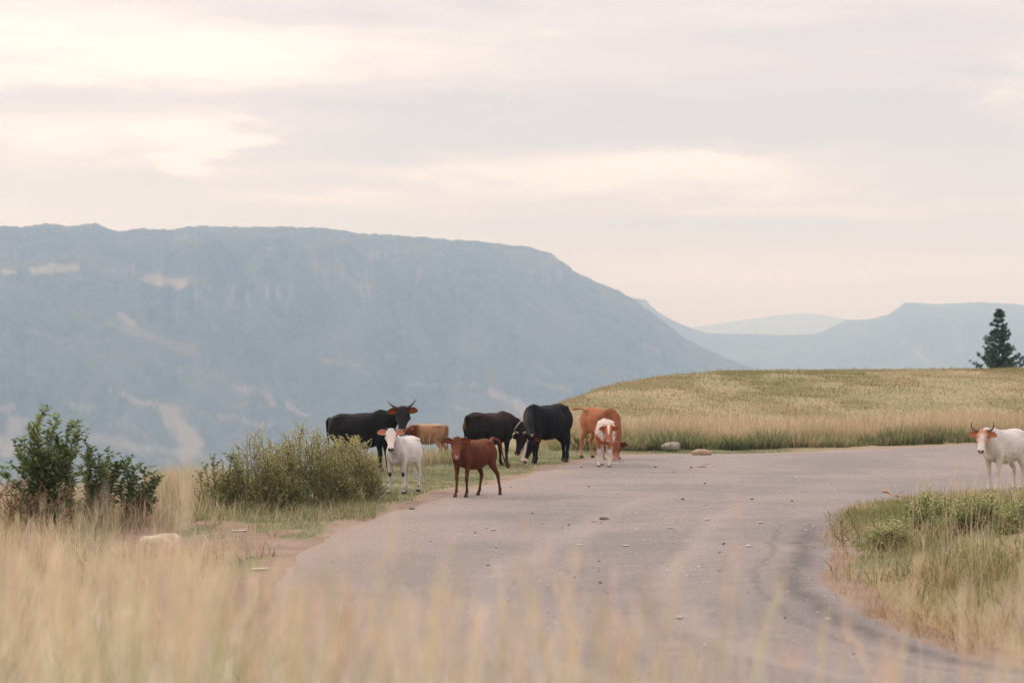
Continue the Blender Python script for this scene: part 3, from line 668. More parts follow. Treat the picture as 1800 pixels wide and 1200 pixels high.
# 6 black cow, big, blazed face
Y6 = 42.0; loc = Vector((P(964, 0, Y6).x, Y6, 0)); p = P(931, 767, Y6-1.05)
def ex(C, co, H):
    w_ = .030+.015*n3(co, 9)
    C = mixc(C, H['m']*sstep(w_+.01, w_-.01, np.abs(H['l']))*sstep(.03, .09, H['t'])*(H['u'] > -.02), (.62, .50, .45))
    return mixc(C, H['m']*sstep(.39, .42, H['t'])*(1-sstep(.45, .46, H['t'])), (.66, .52, .47))
cow('cow', 'large glossy black cow with a white blazed face lowered to the grass', 'cow', loc, heading(-.8, .62), 1.27, p, Vector((-.26, -.30, -1.0)),
    solid((.0065, .0075, .0078), mz=(.09, .05, .04), mt=.452, extra=ex), horns([(0, 0, 0, .022), (.03, .02, 0, .016), (.045, .04, 0, .006)], PALEHORN), legs=((.12, .05), (-.10, .0), (.05, 0), (-.10, 0)),
    length=.73, fat=.98, leglen=.88, tilt=math.radians(2.5), headL=.52, earcol=((.008, .008, .008), (.30, .10, .045)), ear_droop=.25, neckthick=1.05, thin=1.1)
# 7 ginger cow grazing, tail out
Y7 = 43.6; loc = Vector((P(1054, 0, Y7).x, Y7, 0)); p = P(1084, 779, Y7-1.0)
def ex(C, co, H):
    C = mixc(C, sstep(.0, .35, co[:, 0]+.2*n3(co, 4))*.7, (.15, .04, .014))
    C = mixc(C, sstep(.9, .5, co[:, 2])*sstep(-.2, -.4, co[:, 0])*.5, (.52, .22, .10))
    return mixc(C, sstep(.30, .12, co[:, 2])*.5, (.55, .36, .26))
cow('cow', 'ginger cow grazing behind the spotted calf with its tail flicked out', 'cow', loc, heading(.6, .80), 1.15, p, Vector((-.15, -.45, -1.0)),
    solid((.33, .122, .048), mz=(.2, .1, .06), extra=ex), None, legs=((.10, .05), (-.12, -.03), (.02, .02), (-.04, -.04)),
    tail=[P(1031, 722, Y7+.7), P(1026, 719, Y7+.8), P(1019, 717.5, Y7+.85), P(1011, 718.5, Y7+.85), P(1005, 720, Y7+.85)],
    length=.82, fat=.82, headL=.44, neckthick=.66, tilt=math.radians(2.5), earcol=((.15, .04, .015), (.20, .05, .02)), ear_droop=-.1)
# 8 spotted calf
Y8 = 39.9; loc = Vector((P(1065, 0, Y8).x, Y8+.42, 0)); p = P(1070, 751, Y8-.30)
def ex(C, co, H):
    pn = n3(co, 2.6, 11)+.5*n3(co, 7, 3)
    C = mixc(C, sstep(.0, .045, pn+.16*sstep(1.0, .7, co[:, 2])*sstep(.1, .4, co[:, 0]))*(1-H['m'])*sstep(.42, .48, co[:, 2])*(1-sstep(1.0, 1.10, co[:, 2])*.9), (.42, .15, .06))
    C = mixc(C, H['m']*1.0, (.36, .12, .045))
    C = mixc(C, H['m']*sstep(.042, .03, np.abs(H['l'])*(1+2.2*np.maximum(H['t'], 0)))*sstep(.27, .22, H['t'])*(H['u'] > 0), (.72, .62, .56))
    C = mixc(C, sstep(.13, .04, co[:, 2])*.5, (.45, .20, .14))
    return muzzle(C, H, (.50, .25, .20), .43)
cow('calf', 'red and white spotted calf standing at the gravel edge facing the camera', 'calf', loc, heading(-.14, 1), .98, p, facedir(p, 1.25, -.02),
    solid((.66, .58, .53), mz=(.5, .28, .22), extra=ex), horns([(0, .0, 0, .022), (.015, .02, 0, .015), (.02, .035, 0, .006)], plain('reddish_horn_bud', (.22, .08, .04))), legs=((.03, .03), (-.02, -.01), (-.06, -.05), (.04, 0)),
    leglen=1.06, fat=.90, length=.82, headL=.42, ear_droop=.12, earcol=((.22, .06, .025), (.45, .14, .05)))
# 9 white horned cow at right
Y9 = 32.4; loc = Vector((P(1766, 0, Y9).x, Y9+.1, 0)); p = P(1727.5, 759, Y9-.50)
def ex(C, co, H):
    C = mixc(C, H['m']*sstep(.33, .24, H['t']+.08*n3(co, 9))*sstep(.03, .06, np.abs(H['l'])+.1*sstep(.1, .0, H['t'])+.02*n3(co, 12))*.8, (.46, .20, .085))
    C = mixc(C, H['m']*sstep(.14, .05, H['t'])*.7, (.48, .23, .11))
    return mixc(C, sstep(.5, .35, co[:, 2])*.25, (.60, .36, .24))
cow('cow', 'white cow with a ginger face and curved horns at the far right edge', 'cow', loc, heading(-.72, .72), 1.04, p, facedir(p, 1.15, -.12),
    solid((.60, .56, .53), mz=(.40, .20, .14), mt=.44, extra=ex), horns([(0, 0, 0, .03), (.05, .0, 0, .027), (.105, .035, .01, .021), (.135, .09, .015, .014), (.128, .15, .02, .008), (.115, .18, .02, .003)], plain('brown_horn', (.15, .10, .065), .45)), legs=((.10, .0), (-.08, 0), (.1, 0), (-.08, 0)),
    length=.84, fat=1.0, headL=.47, earcol=((.55, .33, .22), (.62, .26, .15)), ear_droop=.25, group='cattle standing beside the gravel bend')

# ------------------------------------------------------------------ vegetation
def veg_mat(name, trans=.35, rough=.8):
    m, nt, out = mat(name)
    at = nt.node('ShaderNodeAttribute', attribute_name='col'); tc = nt.node('ShaderNodeTexCoord')
    n = nt.noise(tc.outputs['Object'], 30, 2, .5); vm = nt.node('ShaderNodeVectorMath', {0: at.outputs['Color'], 1: nt.m('ADD', .75, nt.m('MULTIPLY', n.outputs[0], .5))}, operation='MULTIPLY')
    d = nt.node('ShaderNodeBsdfPrincipled', {'Base Color': vm.outputs[0], 'Roughness': rough}); d.inputs['Specular IOR Level'].default_value = .25
    t = nt.node('ShaderNodeBsdfTranslucent', {0: vm.outputs[0]})
    mx = nt.node('ShaderNodeMixShader', {0: trans, 1: d.outputs[0], 2: t.outputs[0]}); nt.l.new(mx.outputs[0], out.inputs[0]); return m
GRASS = veg_mat('grass_blade', .5); LEAF = veg_mat('leaf', .38, .5); STEM = plain('woody_stem', (.17, .11, .07), .85, .2, 60)
NEEDLE = veg_mat('pine_needle', .15, .7)

def pal(n, cols, wts, jit=.12):
    w_ = np.array(wts, float); w_ /= w_.sum(); idx = RNG.choice(len(cols), n, p=w_); C = np.array(cols)[idx]
    return np.clip(C*(1+RNG.normal(0, jit, (n, 1)))*(1+RNG.normal(0, jit*.3, (n, 3))), .004, .9)
class Blades:
    def __init__(s): s.V = []; s.C = []; s.n = 0; s.F4 = []; s.F3 = []
    def add(s, base, h, w, lean, c0, c1, az=None, droop=1.0, az_lean=None, segs=3):
        n = len(base); az = RNG.random(n)*2*np.pi if az is None else az; la_ = RNG.random(n)*2*np.pi if az_lean is None else az_lean
        side = np.stack([np.cos(az), np.sin(az), az*0], 1)*w[:, None]*.5; ld = np.stack([np.cos(la_), np.sin(la_), la_*0], 1)
        rows = []; cols = []
        for k in range(segs+1):
            t = k/segs; off = lean*h*(t**(1+droop)); zz = h*(t-.25*np.minimum(lean, 1.2)*t*t*droop*.8)
            c = base+ld*off[:, None]+np.array([0, 0, 1])*zz[:, None]
            ww = (1-.55*t) if k < segs else 0
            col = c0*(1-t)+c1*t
            if k < segs: rows += [c-side*ww, c+side*ww]; cols += [col, col]
            else: rows.append(c); cols.append(col)
        m_ = 2*segs+1; V = np.stack(rows, 1).reshape(-1, 3); C = np.stack(cols, 1).reshape(-1, 3); b = s.n+np.arange(n)[:, None]*m_
        for k in range(segs-1): s.F4.append(b+np.array([2*k, 2*k+1, 2*k+3, 2*k+2])[None])
        s.F3.append(b+np.array([2*segs-2, 2*segs-1, 2*segs])[None]); s.V.append(V); s.C.append(C); s.n += n*m_
    def build(s, name, m, parent=None):
        return link(name, np_mesh(name, np.concatenate(s.V), np.concatenate(s.F4), np.concatenate(s.F3), col=np.concatenate(s.C)), m, parent)
def onground(x, y, dz=-.02): return np.stack([x, y, height(x, y)+dz], 1)
def clumped(n, xr, yr, dens, over=4):
    """rejection sample with a density callback in [0,1]"""
    X_, Y_ = [], []; got = 0
    for _ in range(30):
        x = RNG.uniform(*xr, n); y = RNG.uniform(*yr, n); k = RNG.random(n) < dens(x, y); X_.append(x[k]); Y_.append(y[k]); got += k.sum()
        if got >= n: break
    return np.concatenate(X_)[:n], np.concatenate(Y_)[:n]
def pxof(x, y): return 900+F*x/y
TAN = (.66, .52, .36); PALE = (.76, .64, .49); GOLD = (.54, .43, .23); RUST = (.48, .27, .17); GRN = (.20, .25, .10); DGRN = (.10, .145, .06); OLIVE = (.35, .345, .155); BRN = (.24, .165, .105)

# cropped lawn
x, y = clumped(95000, (-9, 7), (21, 50), lambda x, y: zones(x, y)[0]*(.35+.65*sstep(-.1, .15, fbm(x*1.5, y, 3))))
b = Blades(); n = len(x); h = RNG.uniform(.012, .040, n); tone = sstep(-.06, .2, fbm(x*.8+5, y*.5, 4))[:, None]
c1 = pal(n, [(.20, .235, .10), (.30, .29, .16)], [1, .5])*(1-tone)+pal(n, [(.40, .35, .20), (.27, .28, .13)], [1, 1])*tone
b.add(onground(x, y, -.005), h, RNG.uniform(.008, .018, n), RNG.uniform(.1, .9, n), c1*.9, c1*1.08, segs=2)
tag(b.build('lawn_grass', GRASS), 'short cropped green grass under the cattle', 'grass', kind='stuff')

# dry bank on the left, between the bend and the brink
def dens(x, y):
    px = pxof(x, y); Ye, _ = crest(px); sd_ = road_sd(x, y); la_, di_, dr_ = zones(x, y, sd_)
    a = sstep(0, .6, sd_)*(y < Ye+2.5)*dr_
    return a*(.12+.88*sstep(-.08, .12, fbm(x*1.1+4, y*.6, 3)))
x, y = clumped(42000, (-9.5, .5), (9, 34), dens)
n = len(x); g = sstep(-.05, .14, fbm(x*.9+20, y*.5, 3))[:, None]; near = sstep(26, 14, y)
h = RNG.uniform(.22, .62, n)*(.75+.35*near)*(1-.45*sstep(-2.9, -2.2, x)*(y > 17)); b = Blades()
c1 = pal(n, [TAN, PALE, GOLD, RUST], [4, 3, 2, .7])*(1-g*.5)+pal(n, [OLIVE, GRN, TAN], [2, 1, 1])*g*.5
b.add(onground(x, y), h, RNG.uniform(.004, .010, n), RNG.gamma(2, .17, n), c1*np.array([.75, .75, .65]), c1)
k = RNG.random(n) < .22; xx, yy = x[k]+RNG.normal(0, .1, k.sum()), y[k]+RNG.normal(0, .1, k.sum()); nn = k.sum()
b.add(onground(xx, yy), RNG.uniform(.10, .28, nn), RNG.uniform(.01, .02, nn), RNG.uniform(.3, 1.2, nn), pal(nn, [BRN, DGRN], [1, 1]), pal(nn, [GRN, OLIVE, BRN], [2, 1, 1]))
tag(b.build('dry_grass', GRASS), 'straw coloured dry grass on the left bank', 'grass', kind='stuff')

# brink grasses seen against the valley
b = Blades()
def patch(px0, px1, Y0_, Y1_, n, h0, h1, cols, wts, lean=.35, wd=(.004, .009), dark=.6):
    yy = RNG.uniform(Y0_, Y1_, n); pp = RNG.uniform(px0, px1, n); xx = (pp-900)/F*yy; c1 = pal(n, cols, wts)
    b.add(onground(xx, yy), RNG.uniform(h0, h1, n)*(.6+.4*RNG.random(n)), RNG.uniform(*wd, n), RNG.gamma(2, lean/2, n), c1*dark, c1)
patch(255, 400, 29, 34.5, 5200, .25, .62, [PALE, TAN, OLIVE, GOLD], [3, 3, 2, 2]); patch(290, 395, 31, 35, 260, .6, .95, [PALE], [1], .5, (.004, .006))
patch(560, 680, 36, 44, 2500, .15, .5, [TAN, OLIVE, GRN], [2, 2, 1]); patch(732, 800, 41.5, 45.5, 2600, .12, .42, [TAN, OLIVE, GRN, GOLD], [2, 2, 2, 1], .5); patch(735, 778, 41.0, 42.5, 90, .45, .85, [PALE], [1], .5, (.006, .009))
patch(340, 660, 26.2, 28.8, 3000, .06, .32, [TAN, OLIVE, GRN, PALE], [1.6, 3, 3, .8], .6); patch(640, 700, 29.5, 33, 600, .06, .2, [OLIVE, GRN], [1, 1], .5)
patch(-60, 300, 24, 29, 3500, .25, .7, [TAN, PALE, RUST, OLIVE], [3, 2, 1, 2])
tag(b.build('brink_grass', GRASS), 'wispy grass along the brink above the valley', 'grass', kind='stuff')

# tall straw band at the foot of the hill with green tufts along the road
def dens(x, y):
    vy = verge_y(x); px = pxof(x, y); s_ = y-vy; return (s_ > -.1)*(s_ < 10)*sstep(890, 985, px)*sstep(8.5, 4.5, s_+4*fbm(x*.3, y*.2, 3))*(.3+.7*sstep(-.12, .1, fbm(x*.9, y*.9+8, 3)))
x, y = clumped(42000, (0, 24), (46, 72), dens); n = len(x); s_ = y-verge_y(x); g = sstep(3.6, 1.0, s_+7*fbm(x*.5, y*.35, 3))
h = (RNG.uniform(.30, .75, n)*(1-.45*g))*(.35+.65*sstep(.1, 2.5, s_)); b = Blades()
c1 = pal(n, [TAN, PALE, (.46, .35, .20)], [3, 2.5, 2])*(1-g[:, None])+pal(n, [GRN, OLIVE, TAN, DGRN], [3, 2.5, 1.4, 1.5])*g[:, None]
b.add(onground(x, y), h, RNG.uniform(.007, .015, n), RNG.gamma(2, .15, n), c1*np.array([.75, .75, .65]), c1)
# dense tufts at the road's edge
tc_ = [(RNG.uniform(1.2, 19), None) for _ in range(190)]
for (tx, _) in tc_:
    ty = float(verge_y(tx))+abs(RNG.normal(.3, .9))-.15; k = 120; hh = RNG.uniform(.18, .62)*(.6+1.5*np.clip(float(fbm(np.array([tx*.7]), np.array([3.3]), 3)[0])+.25, 0, 1)); r_ = RNG.uniform(.15, .45)
    if 900 > pxof(tx, ty): continue
    ang = RNG.random(k)*6.283; rr = r_*np.sqrt(RNG.random(k)); cc = [GRN, OLIVE, DGRN, TAN] if RNG.random() < .7 else [TAN, GOLD, OLIVE, BRN]; c1 = pal(k, cc, [3, 2, 2, 1])
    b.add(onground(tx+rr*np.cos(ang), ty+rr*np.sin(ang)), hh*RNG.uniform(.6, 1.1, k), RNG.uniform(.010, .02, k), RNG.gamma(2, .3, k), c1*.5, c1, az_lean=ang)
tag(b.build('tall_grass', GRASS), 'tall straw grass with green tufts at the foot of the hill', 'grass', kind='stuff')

# hillside
def dens(x, y):
    px = pxof(x, y); Ye, _ = crest(px); s_ = y-verge_y(x); return (s_ > 5)*(y < Ye+3)*(px > 895)*(px < 2000)*(.3+.7*sstep(-.1, .1, fbm(x*.5, y*.2, 3)))
x, y = clumped(80000, (0, 34), (53, 100), dens); n = len(x); g = sstep(-.06, .14, fbm(x*.22+2, y*.09, 4)+.04*sstep(75, 60, y))[:, None]
h = RNG.uniform(.05, .17, n)*(.7+.9*(RNG.random(n) < .06)); b = Blades()
c1 = pal(n, [(.42, .345, .18), (.34, .29, .14), (.51, .41, .25)], [3, 2, 1.5])*(1-g)+pal(n, [(.27, .27, .11), (.36, .33, .155)], [2, 1])*g
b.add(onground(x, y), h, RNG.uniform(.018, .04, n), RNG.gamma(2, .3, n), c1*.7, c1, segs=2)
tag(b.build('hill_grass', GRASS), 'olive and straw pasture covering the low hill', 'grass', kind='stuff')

# grassy island inside the bend
def dens(x, y):
    sd_ = road_sd(x, y); return (x > island_x(y)-.4)*(y < 35.0)*sstep(-.28, .08, sd_+.35*fbm(x*1.6, y*1.2, 3))*(1-.6*np.exp(-((y-23.5)/2.2)**2)*sstep(4.4, 5.2, x))*(.25+.75*sstep(-.12, .1, fbm(x*1.2+7, y*.7, 3)))
x, y = clumped(64000, (2.6, 15), (11, 35.5), dens); n = len(x); e_ = np.clip(road_sd(x, y), 0, 5); b = Blades()
px = pxof(x, y); g = sstep(-.02, .12, fbm(x*.7+31, y*.35, 3)+.10*np.exp(-((y-20)/4)**2)-.12*(y < 16.5)); edge = sstep(1.1, .15, e_)
h = RNG.uniform(.14, .48, n)*(1-.35*sstep(26, 30, y))*(1-.55*edge)*(1-.3*g*(y < 24))*(1-.35*np.exp(-((y-21.5)/2.5)**2)*sstep(4, 5, x)); tanc = pal(n, [TAN, PALE, GOLD, (.45, .30, .18), OLIVE], [3, 1, 2.4, 1.6, 1.2])*.90; gc = pal(n, [GRN, DGRN, OLIVE, (.24, .26, .10)], [2, 1, 1.6, 1.5])
c1 = np.where((RNG.random(n) < .24+.60*g)[:, None], gc, tanc); c1 = np.where(((RNG.random(n) < .8*edge) & (y < 18.5))[:, None], pal(n, [(.46, .30, .17), RUST, TAN], [2, 1, 2]), c1)
b.add(onground(x, y), h, RNG.uniform(.004, .011, n), RNG.gamma(2, .34, n), c1*np.array([.7, .72, .62]), c1)
m_ = (RNG.random(n) < .035) & (e_ > .7); k = m_.sum(); b.add(onground(x[m_], y[m_]), RNG.uniform(.55, .95, k), RNG.uniform(.004, .006, k), RNG.gamma(2, .13, k), pal(k, [TAN], [1]), pal(k, [PALE, TAN], [1, 1]), segs=4)
tag(b.build('island_grass', GRASS), 'mixed green and straw grass on the island inside the bend', 'grass', kind='stuff')

# foreground grass close to the lens, on the bank
b = Blades(); PXK = [-500, 0, 150, 300, 450, 600, 750, 900, 1050, 1200, 1500, 1800, 2300]
TOPK = [960, 975, 985, 1000, 1030, 1050, 1075, 1095, 1110, 1135, 1150, 1150, 1150]; DENK = [1, 1, 1, .88, .64, .42, .32, .26, .22, .18, .15, .14, .14]
def fg(n, d0, d1, wd, hv, cols, wts, heads=False, leaf=False, cut=1.0, tj=38):
    pp = RNG.uniform(-450, 2300, n); k = RNG.random(n) < np.interp(pp, PXK, DENK)**cut*(.12+.88*sstep(-.12, .12, fbm(pp/70, pp*0+d0, 3))); pp = pp[k]; n = len(pp)
    d = d0+(d1-d0)*RNG.random(n)**.9; x = (pp-900)/F*d; top = np.interp(pp, PXK, TOPK)+RNG.normal(0, tj, n)-np.abs(RNG.normal(0, 30, n))*(RNG.random(n) < .25)+(0 if not leaf else np.abs(RNG.normal(60, 55, n)))
    zt = CAMZ+(644-top)/F*d; g = height(x, d); h = np.clip(zt-g, .25, 1.45); c1 = pal(n, cols, wts)*np.clip(.95+2.0*fbm(pp/17+d0*3, d*1.1, 2), .5, 1.25)[:, None]
    lean = RNG.gamma(2, .055, n) if not leaf else RNG.gamma(2, .12, n); la_ = RNG.normal(.2, 1.6, n); base = np.stack([x, d, g-.02], 1)
    b.add(base, h*1.03, RNG.uniform(*wd, n), lean, c1*.8, c1, az_lean=la_, segs=5)
    if heads:
        q = RNG.random(n) < .7; base, h, lean, la_ = base[q], h[q], lean[q], la_[q]; nn = len(h); ld = np.stack([np.cos(la_), np.sin(la_), 0*la_], 1); hc = pal(nn, [(.70, .60, .44), (.64, .49, .37), (.62, .53, .34), (.74, .60, .48)], [2, 1.2, 1, 1])
        for j in range(9):
            t = .80+.2*j/9; pos = base+ld*(lean*h*t*t)[:, None]+np.array([0, 0, 1])*(h*1.03*(t-.2*np.minimum(lean, 1.2)*t*t))[:, None]
            b.add(pos, RNG.uniform(.03, .07, nn), RNG.uniform(.004, .008, nn), RNG.uniform(.2, .7, nn), hc, hc, segs=2)
FGC = [(.84, .78, .63), (.90, .86, .75), (.74, .69, .46), (.38, .44, .18), (.60, .42, .28)]
fg(2400, 2.6, 4.4, (.003, .005), 1, FGC, [4, 3, 1.6, 1.4, .4], heads=True)
fg(2600, 4.2, 8.0, (.004, .006), 1, FGC, [4, 3, 1.6, 1, .4], heads=True, cut=1.6, tj=30)
fg(2300, 2.6, 5.0, (.005, .009), 1, FGC, [3, 2.3, 1.8, 2.2, .3], leaf=True)
fg(3600, 5.0, 9.5, (.006, .010), 1, FGC, [3, 2.3, 1.8, 2.4, .3], leaf=True, cut=1.8)
fg(1900, 7.5, 14.0, (.004, .006), 1, [TAN, PALE, GOLD, OLIVE, GRN], [3, 3, 1.5, 1.2, .8], heads=True, cut=3.0, tj=30)
TOPK = [900]*2+[905, 915, 930, 940, 950, 960, 970, 985, 1010, 1040, 1040]; DENK = [1]*13
fg(170, 2.4, 5.0, (.003, .005), 1, FGC, [3, 3, 1, .6, .7], heads=True, tj=28)
tag(b.build('foreground_grass', GRASS), 'tall dry seeding grass close to the camera, out of focus', 'grass', kind='stuff')

# ---- shrubs
def leaves_mesh(P0, D, N, L, W, C, fold=.25):
    P0, D, N = [np.asarray(q, float) for q in (P0, D, N)]; L = np.asarray(L)[:, None]; W = np.asarray(W)[:, None]
    D = D/np.linalg.norm(D, axis=1, keepdims=True); S_ = np.cross(D, N); S_ /= np.linalg.norm(S_, axis=1, keepdims=True)+1e-9; N = np.cross(S_, D)
    V = np.stack([P0, P0+D*L*.5-S_*W*.5+N*W*fold, P0+D*L*.52, P0+D*L*.5+S_*W*.5+N*W*fold, P0+D*L-N*L*.12], 1).reshape(-1, 3)
    b_ = np.arange(len(P0))[:, None]*5; F4_ = np.concatenate([b_+np.array([0, 2, 4, 1]), b_+np.array([0, 3, 4, 2])]); return V, F4_, np.repeat(C, 5, axis=0)
def tube_np(paths, k=5):
    V, F4_ = [], []; n0 = 0
    for pts, r0, r1 in paths:
        m_ = len(pts)
        for i, p in enumerate(pts):
            d = (pts[min(i+1, m_-1)]-pts[max(i-1, 0)]); d = d/(np.linalg.norm(d)+1e-9); a = np.cross(d, [.3, .9, .1]); a /= np.linalg.norm(a)+1e-9; c_ = np.cross(d, a); r_ = r0+(r1-r0)*i/(m_-1)
            for j in range(k): t = 6.2832*j/k; V.append(p+(a*math.cos(t)+c_*math.sin(t))*r_)
        for i in range(m_-1):
            for j in range(k): F4_.append((n0+i*k+j, n0+i*k+(j+1) % k, n0+(i+1)*k+(j+1) % k, n0+(i+1)*k+j))
        n0 += m_*k
    return np.array(V), np.array(F4_)
def shrub(name, label, cat, base, tips, leafL, leafW, per, cols, wts, twig=.16, twn=5, start=.25, up=.5, group=None, r0=.011, tipcols=None, fold=.25, stemmat=None, leafbits=3, spread=.3):
    base = np.array(base, float); root = empty(name, base); tag(root, label, cat, group)
    paths = []; LP, LD, LN, LC, LL = [], [], [], [], []
    zmax = max(t[2] for t in tips); z0_ = base[2]
    def put(p, d, f):
        n = leafbits
        for q in range(n):
            a = RNG.random()*6.283; side = np.array([math.cos(a), math.sin(a), 0]); dd = d*.55+side*.9+np.array([0, 0, .25*up]); LP.append(p); LD.append(dd); LN.append(np.array([0, 0, 1])+side*.1+RNG.normal(0, .35, 3)); LL.append(f)
            hcol = np.clip((p[2]-z0_)/(zmax-z0_), 0, 1)
            if tipcols is not None and RNG.random() < hcol**1.5*.9: LC.append(pal(1, tipcols, [1]*len(tipcols))[0])
            else: LC.append(pal(1, cols, wts)[0])
    for t in tips:
        t = np.array(t, float); b0 = base+np.array([RNG.normal(0, .06)+(t[0]-base[0])*spread, RNG.normal(0, .06)+(t[1]-base[1])*spread, -.05]); v_ = t-b0; L = np.linalg.norm(v_); m_ = 9; pts = []
        bow = np.array([v_[0], v_[1], 0])*.22; wob = RNG.normal(0, .03, 3)
        for i in range(m_): s_ = i/(m_-1); pts.append(b0+v_*s_+(-bow*math.sin(s_*3.1416)*.8+wob*math.sin(s_*6.283))*1.0+np.array([0, 0, .10*L*math.sin(s_*3.1416)]))
        pts = [p-np.array([RNG.normal(0, .008), RNG.normal(0, .008), 0]) for p in pts]; paths.append((pts, r0*(.6+.5*L), .003))
        pa = np.array(pts)
        def at_(s_): q = s_*(m_-1); i = min(int(q), m_-2); return pa[i]*(1-(q-i))+pa[i+1]*(q-i), (pa[i+1]-pa[i])/np.linalg.norm(pa[i+1]-pa[i])
        for s_ in np.linspace(start, 1, max(3, int(per*L))):
            p, d = at_(s_); put(p, d, 1-.2*s_)
        for _ in range(twn):
            s_ = RNG.uniform(start*.9, .96); p, d = at_(s_); a = RNG.random()*6.283; q = d*.5+np.array([math.cos(a), math.sin(a), .25+up*.5]); q /= np.linalg.norm(q); tl = twig*RNG.uniform(.6, 1.3)*(1.15-.5*s_)
            tp = [p, p+q*tl*.5, p+q*tl+np.array([0, 0, .05*tl])]; paths.append((tp, .004, .0015))
            for u_ in np.linspace(.2, 1, max(2, int(per*tl*1.1))): put(p+q*tl*u_, q, .9)
    LP, LD, LN, LC = [np.array(q) for q in (LP, LD, LN, LC)]; n = len(LP)
    V, F4_, C = leaves_mesh(LP-base, LD, LN, leafL*RNG.uniform(.55, 1.15, n)*np.array(LL), leafW*RNG.uniform(.7, 1.15, n), LC, fold)
    link('foliage', np_mesh('foliage', V, F4_, col=C), LEAF, root)
    V, F4_ = tube_np(paths); link('stem', np_mesh('stem', V-base, F4_, smooth=True), stemmat or STEM, root); return root
LG = [(.085, .14, .055), (.14, .21, .075), (.26, .33, .11), (.28, .19, .11)]
def base_at(px, Y): x_ = P(px, 0, Y).x; return np.array([x_, Y, float(height(x_, Y))])
def tips_px(lst, Y, dj=.3): return [np.array(P(a, b_, Y+RNG.uniform(-dj, dj))) for a, b_ in lst]
grp = 'leafy shrubs on the left bank'
shrub('shrub', 'tall glossy leaved shrub, highest of the green bushes at the far left', 'shrub', base_at(95, 24.6), tips_px([(75,716),(68,735),(92,742),(102,733),(50,748),(38,772),(32,792),(118,765),(128,742),(140,752),(110,790),(85,790),(60,800),(20,815),(3,832),(25,850),(45,835),(100,830),(130,800),(75,850),(10,870),(55,770),(82,760),(30,800),(48,815),(100,765),(115,812),(70,820),(88,835),(40,870),(70,885),(110,870),(130,850),(20,890),(95,895),(145,830),(135,775),(60,745),(25,775)], 24.6, .40), .11, .042, 19, LG, [3, 3, 1.2, .35], tipcols=[(.24, .32, .10), (.32, .40, .14), (.13, .19, .065)], twn=7, group=grp, twig=.18)
shrub('shrub', 'mid height dark leaved shrub between the tallest bush and the small low shrub', 'shrub', base_at(172, 25.2), tips_px([(150,772),(160,790),(190,790),(200,800),(205,815),(213,812),(175,800),(140,820),(185,835),(195,860),(160,850),(215,845),(150,880),(180,885),(165,815),(180,810),(150,845),(200,880),(170,900),(205,835),(190,820),(155,800)], 25.2, .32), .105, .040, 19, LG, [3.5, 3, .8, .5], tipcols=[(.20, .27, .09), (.12, .18, .065)], twn=7, group=grp)
shrub('shrub', 'small low shrub with dark upright leaves left of the dry grass', 'shrub', base_at(240, 25.5), tips_px([(230,806),(222,822),(252,826),(262,838),(283,834),(272,850),(240,840),(212,848),(228,865),(258,868),(275,880),(245,890),(216,885),(240,822),(262,852),(250,872),(232,850),(268,895),(225,900)], 25.5, .28), .105, .040, 18, LG, [4, 2, .5, .8], tipcols=[(.14, .20, .075), (.18, .23, .08)], twn=6, group=grp)
shrub('dry_shrub', 'reddish half dry twiggy bush below the tallest green shrub', 'shrub', base_at(40, 23.6), tips_px([(-20,830),(0,850),(15,845),(30,860),(45,850),(70,855),(90,860),(115,855),(140,865),(60,880),(100,885),(20,885),(-15,880),(150,890)], 23.6, .35), .035, .016, 26, [(.36, .24, .14), (.30, .16, .09), (.16, .16, .07)], [3, 1, 1.5], twn=9, twig=.2, group=grp, r0=.006)
SG = [(.23, .29, .10), (.34, .38, .14), (.15, .21, .075), (.54, .48, .24)]; ST = [(.58, .58, .23), (.74, .66, .36), (.46, .51, .18), (.82, .72, .46)]
sg2 = 'scrub bushes in front of the black horned cow'
def mound(cx, Y, w_, top, n, low):
    out = []
    for _ in range(n):
        a = RNG.uniform(-1, 1); hgt = (1-abs(a)**2.2)*.85+.15; py = low-(low-top)*hgt*RNG.uniform(.55, 1.03)**.8; out.append(np.array(P(cx+a*w_, py, Y+RNG.uniform(-.75, .75)*(1-.4*abs(a)))))
    return out
shrub('scrub_bush', 'leafy green end of the scrub beside the dry grass, leftmost scrub bush', 'bush', base_at(388, 28.4), tips_px([(352,832),(365,815),(378,800),(392,812),(405,800),(418,806),(380,830),(400,835),(420,830),(360,850),(430,850),(390,860)], 28.4, .35), .07, .026, 22, LG[:3]+[(.24, .24, .10)], [2, 3, 1.5, 1], tipcols=[(.17, .21, .075), (.28, .28, .12)], twn=6, group=sg2, r0=.007, spread=.6)
for i, (cx, Y, w_, top, n, low, lab) in enumerate([(455, 28.6, 80, 764, 66, 902, 'tan and green scrub bush, second from the left of its row'), (540, 29.3, 92, 750, 80, 898, 'biggest scrub bush with golden feathery tips in front of the black rump'), (612, 30.4, 62, 766, 60, 878, 'scrub bush arching low towards the white calf, rightmost of its row')]):
    shrub('scrub_bush', lab, 'bush', base_at(cx, Y), [t+np.array([RNG.normal(0, .03), 0, abs(RNG.normal(0, .045))*(RNG.random() < .4)]) for t in mound(cx, Y, w_, top, int(n*1.6), low)], .038, .013, 34, SG, [3, 3, 2.5, 1.2], tipcols=ST, twn=9, twig=.22, group=sg2, r0=.004, start=.10, leafbits=3, spread=.86)
shrub('weed', 'little dark weed on the lawn by the hooves of the white calf', 'plant', base_at(658, 31.6), tips_px([(650,838),(660,832),(668,840),(664,850),(655,848)], 31.6, .1), .03, .01, 40, [(.07, .09, .04)], [1], twn=4, twig=.08, r0=.003)
